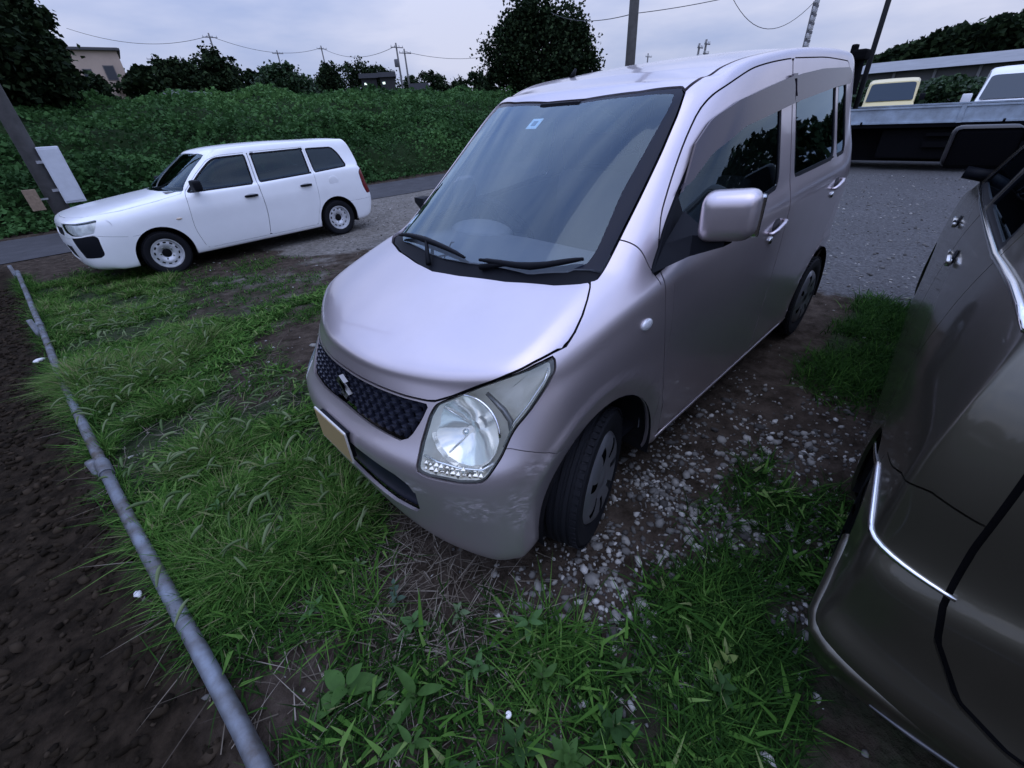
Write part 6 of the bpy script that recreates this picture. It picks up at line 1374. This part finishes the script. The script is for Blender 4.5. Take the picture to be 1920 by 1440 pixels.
def build_poles():
    x, y = polar(-147.2, 17.2); MP = (x, y); utility_pole('grey concrete utility pole rising behind the roof of the lavender van', x, y, 11.5, .165, ((.5, 1.8), (1.3, 1.8)), trans=True)
    utility_pole('utility pole at the left edge by the lane, with boxes strapped on', .43, -11.85, 10.5, .15, ((.5, 1.8),))
    # boxes on the near pole
    r = empty('meter_box', (.15, -11.68, .45), 0, 'tall white box strapped to the pole at the left edge', 'box'); bm = bmesh.new(); add_box(bm, (0, 0, .50), (.33, .16, 1.0), bevel=.02); bm_obj('box_body', bm, mat('box_white', (.62, .65, .70), .5, noise=(5, .15)), r); bm = bmesh.new(); add_box(bm, (0, .086, .5), (.29, .012, .92), bevel=.005); bm_obj('box_door', bm, mat('box_white', (.62, .65, .70), .5), r); bm = bmesh.new(); add_box(bm, (.21, -.02, .25), (.10, .04, .05)); add_box(bm, (.21, -.02, .75), (.10, .04, .05)); bm_obj('bracket', bm, M_SILVER, r)
    r = empty('notice_board', (.74, -11.68, .38), 0, 'small tan board fixed low on the pole at the left edge', 'sign'); bm = bmesh.new(); add_box(bm, (0, 0, .19), (.20, .03, .38), bevel=.008); bm_obj('board', bm, mat('board_tan', (.30, .22, .15), .8, noise=(20, .35)), r); bm = bmesh.new(); add_box(bm, (-.15, -.02, .19), (.12, .02, .03)); bm_obj('bracket', bm, M_SILVER, r)
    far = [(-106.0, 88, 7.85, 'far utility pole between the two round skyline trees'), (-111.35, 105, 6.6, 'thin far pole behind the vine covered tree'), (-115.5, 105, 6.9, 'far utility pole left of the broad skyline tree'), (-122.85, 74, 6.95, 'left post of the twin utility pole on the skyline'), (-123.6, 76, 6.45, 'right post of the twin utility pole on the skyline'),
           (-148.95, 95, 4.65, 'small far pole just above the front of the van roof'), (-153.8, 62, 5.05, 'left of the two short poles above the van roof'), (-154.4, 60, 5.3, 'right of the two short poles above the van roof'), (-101.0, 115, 6.2, 'faint far pole right of the house')]
    tops = []
    for az, d, el, lab in far:
        x, y = polar(az, d); z = float(gh(x, y)); H = elz(el, d)-z; utility_pole(lab, x, y, H, .16, ((.5, 1.9),) if 'short' not in lab else ((.4, 1.2), (1.2, 1.2)), trans='left post' in lab); tops.append((x, y, z+H-.3))
    x, y = polar(-163.0, 26); z = float(gh(x, y)); H = elz(7.1, 26)-z
    utility_pole('stepped dark pole with many short crossbars above the van roof', x, y, H, .09, tuple((.15+.28*k, .42) for k in range(9))); T9 = (x, y, z+H)
    x, y = polar(-168.4, 15.2); r = empty('steel_pole', (x, y, 0), 0, 'thin dark steel pole rising beside the flatbed truck', 'pole'); bm = bmesh.new(); add_tube(bm, [(0, 0, -.3), (0, 0, 7.5)], .055, 12); bm_obj('pole_shaft', bm, mat('dark_steel', (.03, .03, .033), .6, .4), r, True); bm = bmesh.new(); add_tube(bm, [(0, 0, 0), (0, 0, .35)], .10, 12); bm_obj('pole_base', bm, mat('dark_steel', (.03, .03, .033), .6, .4), r, True)
    mp = (MP[0], MP[1], 4.1)
    wire('wire sagging from the tall pole towards the stepped pole', (MP[0], MP[1], elz(7.9, 17.2)), (*polar(-158, 19), elz(8.4, 19)), .05, .010)
    wire('wire running left from the tall pole over the big tree', (MP[0], MP[1], elz(7.9, 17.2)), (*polar(-139, 30), elz(8.6, 30)), .25, .012)
    wire('drooping wire loop joining the stepped pole', (*polar(-155.6, 24), elz(8.9, 24)), T9, 1.05, .012)
    for i in range(4):
        wire(['far wire from the house to the first skyline pole', 'far wire above the vine covered tree', 'far wire above the broad skyline tree', 'far wire right of the twin utility pole'][i], *[((*polar(-96, 100), elz(7.9, 100)), tops[0]), (tops[0], tops[2]), (tops[2], tops[3]), (tops[4], (*polar(-136, 95), elz(6.2, 95)))][i], 1.3, .028)
def build_house():
    x, y = polar(-96.6, 58); zb = elz(3.7, 58); a = math.radians(-96.6)
    r = empty('house', (x, y, zb), a+math.pi/2, 'pale beige flat roofed house beside the dark trees', 'house')
    W, D, H = 3.9, 5.0, 2.62
    WALL = mat('house_wall', (.50, .39, .31), .9, noise=(1.2, .12)); bm = bmesh.new(); add_box(bm, (0, 0, H/2-1.2), (W, D, H+2.4)); bm_obj('wall', bm, WALL, r)
    bm = bmesh.new(); add_box(bm, (0, 0, H+.06), (W+.5, D+.5, .16)); rf = bm_obj('roof', bm, mat('roof_dark', (.07, .07, .075), .8), r)
    bm = bmesh.new(); add_box(bm, (0, 0, H+.15), (W+.3, D+.3, .06)); bm_obj('roof_coping', bm, mat('coping', (.3, .29, .28), .8), rf)
    for wx, wz, ww, wh in ((.55, 1.0, .5, .62), (-.95, 1.1, .62, .9)):
        bm = bmesh.new(); add_box(bm, (wx, D/2+.0, wz), (ww+.12, .08, wh+.12)); w = bm_obj('window', bm, mat('window_frame', (.12, .11, .11), .6), r); bm = bmesh.new(); add_box(bm, (wx, D/2+.045, wz), (ww, .01, wh)); bm_obj('pane', bm, mat('window_dark', (.03, .035, .045), .1), w)
    bm = bmesh.new(); add_tube(bm, [(1.7, D/2+.06, -1), (1.7, D/2+.06, H)], .05, 8); bm_obj('drain_pipe', bm, mat('coping', (.3, .29, .28), .8), r)
    # pale retaining wall along the upper road
    pts = [polar(az, 56+.3*i) for i, az in enumerate(np.linspace(-99.6, -108.9, 8))]; V = []; F = []
    for (px, py), el in zip(pts, np.linspace(3.80, 3.30, 8)):
        zt = elz(el, 56); n = Vector((px-CAM_LOC.x, py-CAM_LOC.y, 0)).normalized()
        for o_, z_ in ((0, zt-1.6), (0, zt), (.25, zt), (.25, zt-1.6)): V.append((px+n.x*o_, py+n.y*o_, z_))
    for i in range(7):
        for k in range(4): F.append((i*4+k, i*4+(k+1) % 4, i*4+4+(k+1) % 4, i*4+4+k))
    tag(pydata('concrete_wall', V, F, mat('pale_concrete', (.46, .48, .50), .8, noise=(1.5, .25))), 'pale low concrete wall along the upper road above the bank', 'wall')
    # houses with lit windows under the skyline trees
    for i, (az, d, el, w, lab, lit) in enumerate(((-119.5, 90, 4.55, 2.4, 'small dark house with a lit window under the broad skyline tree', True), (-121.4, 86, 4.6, 2.2, 'small dark house with a lit window beside the twin utility pole', True), (-124.6, 66, 3.5, 1.8, 'small grey hut right of the twin utility pole', False))):
        x, y = polar(az, d); zt = elz(el, d); zb = float(gh(x, y)); h = zt-zb-.8; r = empty('small_house', (x, y, zb), math.radians(az)+math.pi/2, lab, 'house', 'far houses')
        bm = bmesh.new(); add_box(bm, (0, 0, h/2), (w, 4, h)); bm_obj('wall', bm, mat('far_wall%d' % (i == 2), (.03, .03, .032) if i < 2 else (.20, .20, .21), .9), r)
        bm = bmesh.new(); q = [(-w/2-.3, -2.3, h), (w/2+.3, -2.3, h), (w/2+.3, 2.3, h), (-w/2-.3, 2.3, h), (-w/2-.3, 0, h+.8), (w/2+.3, 0, h+.8)]; vv = [bm.verts.new(p) for p in q]
        for f in ((0, 1, 5, 4), (2, 3, 4, 5), (0, 4, 3), (1, 2, 5), (3, 2, 1, 0)): bm.faces.new([vv[k] for k in f])
        bmesh.ops.recalc_face_normals(bm, faces=bm.faces); bm_obj('roof', bm, mat('roof_black', (.02, .02, .022), .9, spec=.1), r)
        bm = bmesh.new(); add_box(bm, (.6, 2.02, h-.75), (.5, .06, .45)); wd = bm_obj('window', bm, mat('window_frame', (.12, .11, .11), .6), r); bm = bmesh.new(); add_box(bm, (.6, 2.06, h-.75), (.34, .01, .26)); bm_obj('pane', bm, mat('lit_pane', (.6, .7, .65), .4, emit=(.75, 1.0, .9, 2.2)) if lit else mat('window_dark', (.03, .035, .045), .1), wd)
def build_far_right():
    # wooded hill
    rng = np.random.default_rng(17); n = 34000; az = rng.uniform(-194, -165, n); d = rng.uniform(150, 190, n); prof = np.interp(-az, [165, 168, 170.5, 173, 177, 181, 190, 195], [1.2, 2.2, 3.1, 3.75, 4.25, 4.6, 4.4, 4.0])
    prof = prof+.16*vnoise(az*3, az*0, 1., 3, 3); el = prof*np.sqrt(rng.random(n))*(.93+.07*rng.random(n)); x = CAM_LOC.x+d*np.cos(np.radians(az)); y = CAM_LOC.y+d*np.sin(np.radians(az)); z = CAM_LOC.z+170*np.tan(np.radians(el))
    tag(leaf_cloud('forest', np.c_[x, y, z], 1.35, rng, MATS['tree_leaf'], None, .3), 'dark wooded hill beyond the parking lot', 'forest', kind='stuff')
    V = []; F = []; m = 40
    for i, a in enumerate(np.linspace(-196, -163, m)):
        e = np.interp(-a, [163, 165, 168, 170.5, 173, 177, 181, 190, 196], [.2, 1.0, 2.0, 2.9, 3.5, 4.0, 4.3, 4.1, 3.6]); px, py = polar(a, 185); V += [(px, py, -2), (px, py, elz(e, 170)-.8), (*polar(a, 260), -2)]
    for i in range(m-1):
        for k in (0, 1): F.append((i*3+k, i*3+k+1, i*3+k+4, i*3+k+3))
    pydata('hill', V, F, mat('hill_dark', (.012, .018, .012), .95), None, True)['kind'] = 'structure'
    # long shed with pale corrugated roof
    r = empty('long_shed', (*polar(-176, 62), 0), 0, 'long low shed with a pale grey roof below the wooded hill', 'shed'); z0, z1 = elz(1.45, 62), elz(2.2, 70)
    bm = bmesh.new(); loft(bm, [[(1.0, yy, z0) for yy in np.linspace(-10, 24, 60)], [(-7.5, yy, z1) for yy in np.linspace(-10, 24, 60)], [(-16, yy, z0) for yy in np.linspace(-10, 24, 60)]]); bm_obj('roof', bm, mat('shed_roof', (.22, .23, .24), .6, .2, noise=(.6, .25)), r)
    bm = bmesh.new(); add_box(bm, (-7.5, 7, z0/2), (15.5, 33, z0-.1)); bm_obj('wall', bm, mat('shed_wall', (.10, .10, .10), .9), r)
    for k in range(12):
        bm = bmesh.new(); add_box(bm, (.35, -9+k*3, z0/2), (.18, .2, z0-.05)); bm_obj('post', bm, mat('shed_post', (.2, .2, .2), .8), r)
def build_truck():
    """flatbed truck parked across the lot behind the van"""
    x0 = -12.75; r = empty('flatbed_truck', (x0, 1.0, 0), 0, 'flatbed truck with a pale grey bed side parked across the lot', 'truck')
    BED = mat('bed_grey', (.42, .50, .58), .6, .1, noise=(4, .45, (.26, .30, .34)), bump=(30, .2, .004)); DK = mat('truck_dark', (.006, .006, .007), .9, spec=.03)
    y0, y1 = -3.0, 4.2                                              # bed ends, local
    for xx in (0, -2.0):
        bm = bmesh.new(); add_box(bm, (xx, (y0+y1)/2, 1.03), (.045, y1-y0, .30), bevel=.006); bm_obj('side_board', bm, BED, r)
        bm = bmesh.new(); add_box(bm, (xx+.03, (y0+y1)/2, 1.165), (.03, y1-y0, .03)); add_box(bm, (xx+.03, (y0+y1)/2, .90), (.03, y1-y0, .03)); bm_obj('board_rail', bm, BED, r)
        for k in range(4):
            bm = bmesh.new(); add_box(bm, (xx+.035, y0+.2+k*(y1-y0-.4)/3, 1.03), (.03, .07, .30)); bm_obj('stake', bm, BED, r)
        for k in range(3):
            bm = bmesh.new(); add_tube(bm, [(xx+.05, y0+.9+k*2.2, .86), (xx+.05, y0+.9+k*2.2, .93)], .018, 8); bm_obj('hook', bm, DK, r, True)
    bm = bmesh.new(); add_box(bm, (-1.0, (y0+y1)/2, .845), (2.05, y1-y0, .07)); bm_obj('deck', bm, DK, r)
    bm = bmesh.new(); add_box(bm, (-1.0, y1, 1.03), (2.0, .045, .30)); bm_obj('tail_board', bm, BED, r)
    bm = bmesh.new(); add_box(bm, (-1.0, y0-.02, 1.35), (2.0, .07, 1.0)); bm_obj('head_board', bm, DK, r)
    for yy in (-.45, .45): 
        bm = bmesh.new(); add_box(bm, (-1.0+yy, .6, .70), (.10, 8.0, .20)); bm_obj('chassis_rail', bm, DK, r)
    for yy, rr in ((2.35, .36), (3.15, .36), (-4.1, .36)):
        for xx, s in ((-.14, 1), (-1.86, -1)):
            w = build_wheel('wheel', r, (xx, yy, rr), math.pi/2, rr, .22, 'steel', s*-1)
    bm = bmesh.new(); add_box(bm, (-.16, 2.75, .79), (.28, 1.75, .025)); add_box(bm, (-.16, 1.86, .62), (.28, .02, .36)); add_box(bm, (-.16, 3.64, .62), (.28, .02, .36)); bm_obj('mudguard', bm, DK, r)
    bm = bmesh.new(); add_box(bm, (-.05, .55, .50), (.06, 3.0, .10)); add_box(bm, (-.05, .55, .68), (.06, 3.0, .06)); bm_obj('side_guard', bm, DK, r)
    bm = bmesh.new(); add_box(bm, (-.35, -.9, .50), (.5, 1.6, .55), bevel=.04); bm_obj('tool_box', bm, DK, r)
    bm = bmesh.new(); add_box(bm, (-.5, 1.0, .50), (.4, 1.7, .58), bevel=.05); bm_obj('fuel_tank', bm, DK, r)
    bm = bmesh.new(); add_box(bm, (-1.0, .6, .58), (.08, 7.0, .42)); bm_obj('dark_panel', bm, DK, r)  # full-length dark panel added to blacken the gap under the bed
    bm = bmesh.new(); add_box(bm, (-1.05, .6, .46), (1.2, 7.2, .62)); bm_obj('shade_block', bm, DK, r)  # dark box added to block light and deepen the shade below the deck
    # cab, hidden from most views by the van
    bm = bmesh.new(); add_box(bm, (-1.0, -4.15, 1.30), (1.7, 1.6, 1.25), bevel=.12, seg=3); cab = bm_obj('cab', bm, mat('cab_paint', (.35, .37, .40), .35, coat=.4), r, auto=40)
    bm = bmesh.new(); add_box(bm, (-.145, -4.15, 1.55), (.02, 1.1, .5), bevel=.03); bm_obj('cab_window', bm, M_GLOSSBLACK, cab)
    # loader crane folded behind the cab
    cr_ = bpy.data.objects.new('loader_crane', None); COL.objects.link(cr_); cr_.parent = r
    bm = bmesh.new(); add_box(bm, (-.75, -2.72, 1.55), (.26, .16, 1.3), bevel=.03); add_box(bm, (-.70, -2.66, 2.18), (.45, .30, .20), bevel=.05); bm_obj('crane_column', bm, DK, cr_)
    bm = bmesh.new(); add_tube(bm, [(-.65, -2.60, 2.25), (-.6, -2.55, 1.45)], .05, 10); add_box(bm, (-.60, -2.78, 2.30), (.18, .12, .16), bevel=.03); bm_obj('crane_boom', bm, DK, cr_)
def build_other_vehicles():
    # cream kei van nose-on behind the truck
    x, y = polar(-170.7, 22.5); r = empty('delivery_van', (x, y, 0), math.radians(9.3), 'small cream yellow van facing us behind the flatbed truck', 'van'); r.scale = (1.07, 1.10, 1.03)
    CR = mat('cream_paint', (.62, .52, .24), .35, coat=.5)
    prof = [(0, .25), (.02, .75), (.10, .92), (.34, 1.12), (.58, 1.70), (.80, 1.80), (3.1, 1.82), (3.3, 1.6), (3.35, .3)]
    bm = bmesh.new(); rows = []
    for yy, k in ((-.74, .86), (-.72, .95), (-.66, .985), (-.5, .995), (0, 1.0), (.5, .995), (.66, .985), (.72, .95), (.74, .86)): rows.append([(-s, yy*(1 if z < 1.1 else .90), .25+(z-.25)*k) for s, z in prof])
    vv = loft(bm, rows); bm.faces.new(vv[0]); bm.faces.new(vv[-1][::-1]); bmesh.ops.recalc_face_normals(bm, faces=bm.faces); body = bm_obj('body', bm, CR, r, auto=35)
    rp = roundpoly([(-.61, 0), (.61, 0), (.57, 1), (-.57, 1)], [.04, .04, .12, .12], 5); bm = bmesh.new(); bm.faces.new([bm.verts.new((-.345+.014-.22*v, u, 1.15+.515*v)) for u, v in rp]); bm_obj('windscreen', bm, mat('screen_blue', (.030, .050, .072), .15, spec=.3), r)
    for sg in (1, -1):
        bm = bmesh.new(); add_box(bm, (-.45, sg*.82, 1.22), (.07, .14, .20), bevel=.02); bm_obj('door_mirror', bm, M_BLACK, r, auto=40)
        bm = bmesh.new(); add_box(bm, (.0, sg*.52, .72), (.04, .22, .14), bevel=.015); bm_obj('headlight', bm, M_CHROME, r, auto=40)
        for c in (.65, 2.75): build_wheel('wheel', r, (-c, sg*.62, .27), 0, .27, .15, 'steel', sg)
    bm = bmesh.new(); add_tube(bm, [(-.35, -.25, 1.17), (-.47, .25, 1.42)], .012, 6); bm_obj('wiper', bm, M_BLACK, r, True)
    # white van or truck cab at the right edge
    x, y = polar(-179.2, 17.2); r = empty('van', (x, y, 0), math.radians(4), 'white van at the right edge behind the flatbed truck', 'van')
    WH = mat('white_paint', (.80, .81, .82), .28)
    prof = [(0, .35), (.02, .85), (.12, 1.02), (.50, 1.15), (.98, 1.72), (1.25, 1.86), (3.6, 1.90), (3.9, 1.7), (4.0, .35)]
    bm = bmesh.new(); rows = []
    for yy, k in ((-.84, .86), (-.82, .95), (-.75, .985), (-.55, .995), (0, 1.0), (.55, .995), (.75, .985), (.82, .95), (.84, .86)): rows.append([(-s, yy*(1 if z < 1.2 else .88), .35+(z-.35)*k) for s, z in prof])
    vv = loft(bm, rows); bm.faces.new(vv[0]); bm.faces.new(vv[-1][::-1]); bmesh.ops.recalc_face_normals(bm, faces=bm.faces); bm_obj('body', bm, WH, r, auto=35)
    rp = roundpoly([(-.76, 0), (.76, 0), (.68, 1), (-.68, 1)], [.04, .04, .12, .12], 5); bm = bmesh.new(); bm.faces.new([bm.verts.new((-.505+.014-.435*v, u, 1.175+.505*v)) for u, v in rp]); bm_obj('windscreen', bm, mat('screen_blue', (.030, .050, .072), .15, spec=.3), r)
    for sg in (1, -1):
        bm = bmesh.new(); add_box(bm, (-.75, sg*1.0, 1.20), (.09, .20, .22), bevel=.03); bm_obj('door_mirror', bm, WH, r, auto=40)
        for c in (.8, 3.2): build_wheel('wheel', r, (-c, sg*.72, .31), 0, .31, .18, 'steel', sg)

def build_surrounding_trees():
    """belt of trees round the sides of the place that lie behind and beside the camera; seen in glass and paint"""
    rng = np.random.default_rng(71); n = 26000; az = rng.uniform(-72, 168, n); d = 38+9*rng.random(n)+8*vnoise(az, az*0, .11, 5, 2); x = CAM_LOC.x+d*np.cos(np.radians(az)); y = CAM_LOC.y+d*np.sin(np.radians(az))
    top = 5.5+3.0*vnoise(az, az*0, .16, 9, 3)+1.2*vnoise(az, az*0, .9, 19, 2); z = np.clip(top, 2, None)*np.sqrt(rng.random(n)); z = z+gh(x, y)
    tag(leaf_cloud('treeline', np.c_[x, y, z], .75, rng, MATS['tree_leaf'], None, .3), 'dark belt of trees around the field', 'trees', kind='stuff')

# ================================================================ build everything
build_ground(); build_kei(); build_station_wagon(); build_dark_car()
build_trees(); build_bank(); build_poles(); build_house(); build_far_right(); build_truck(); build_other_vehicles(); build_pipe(); build_surrounding_trees()
build_gravel(); build_grass(); build_weeds()
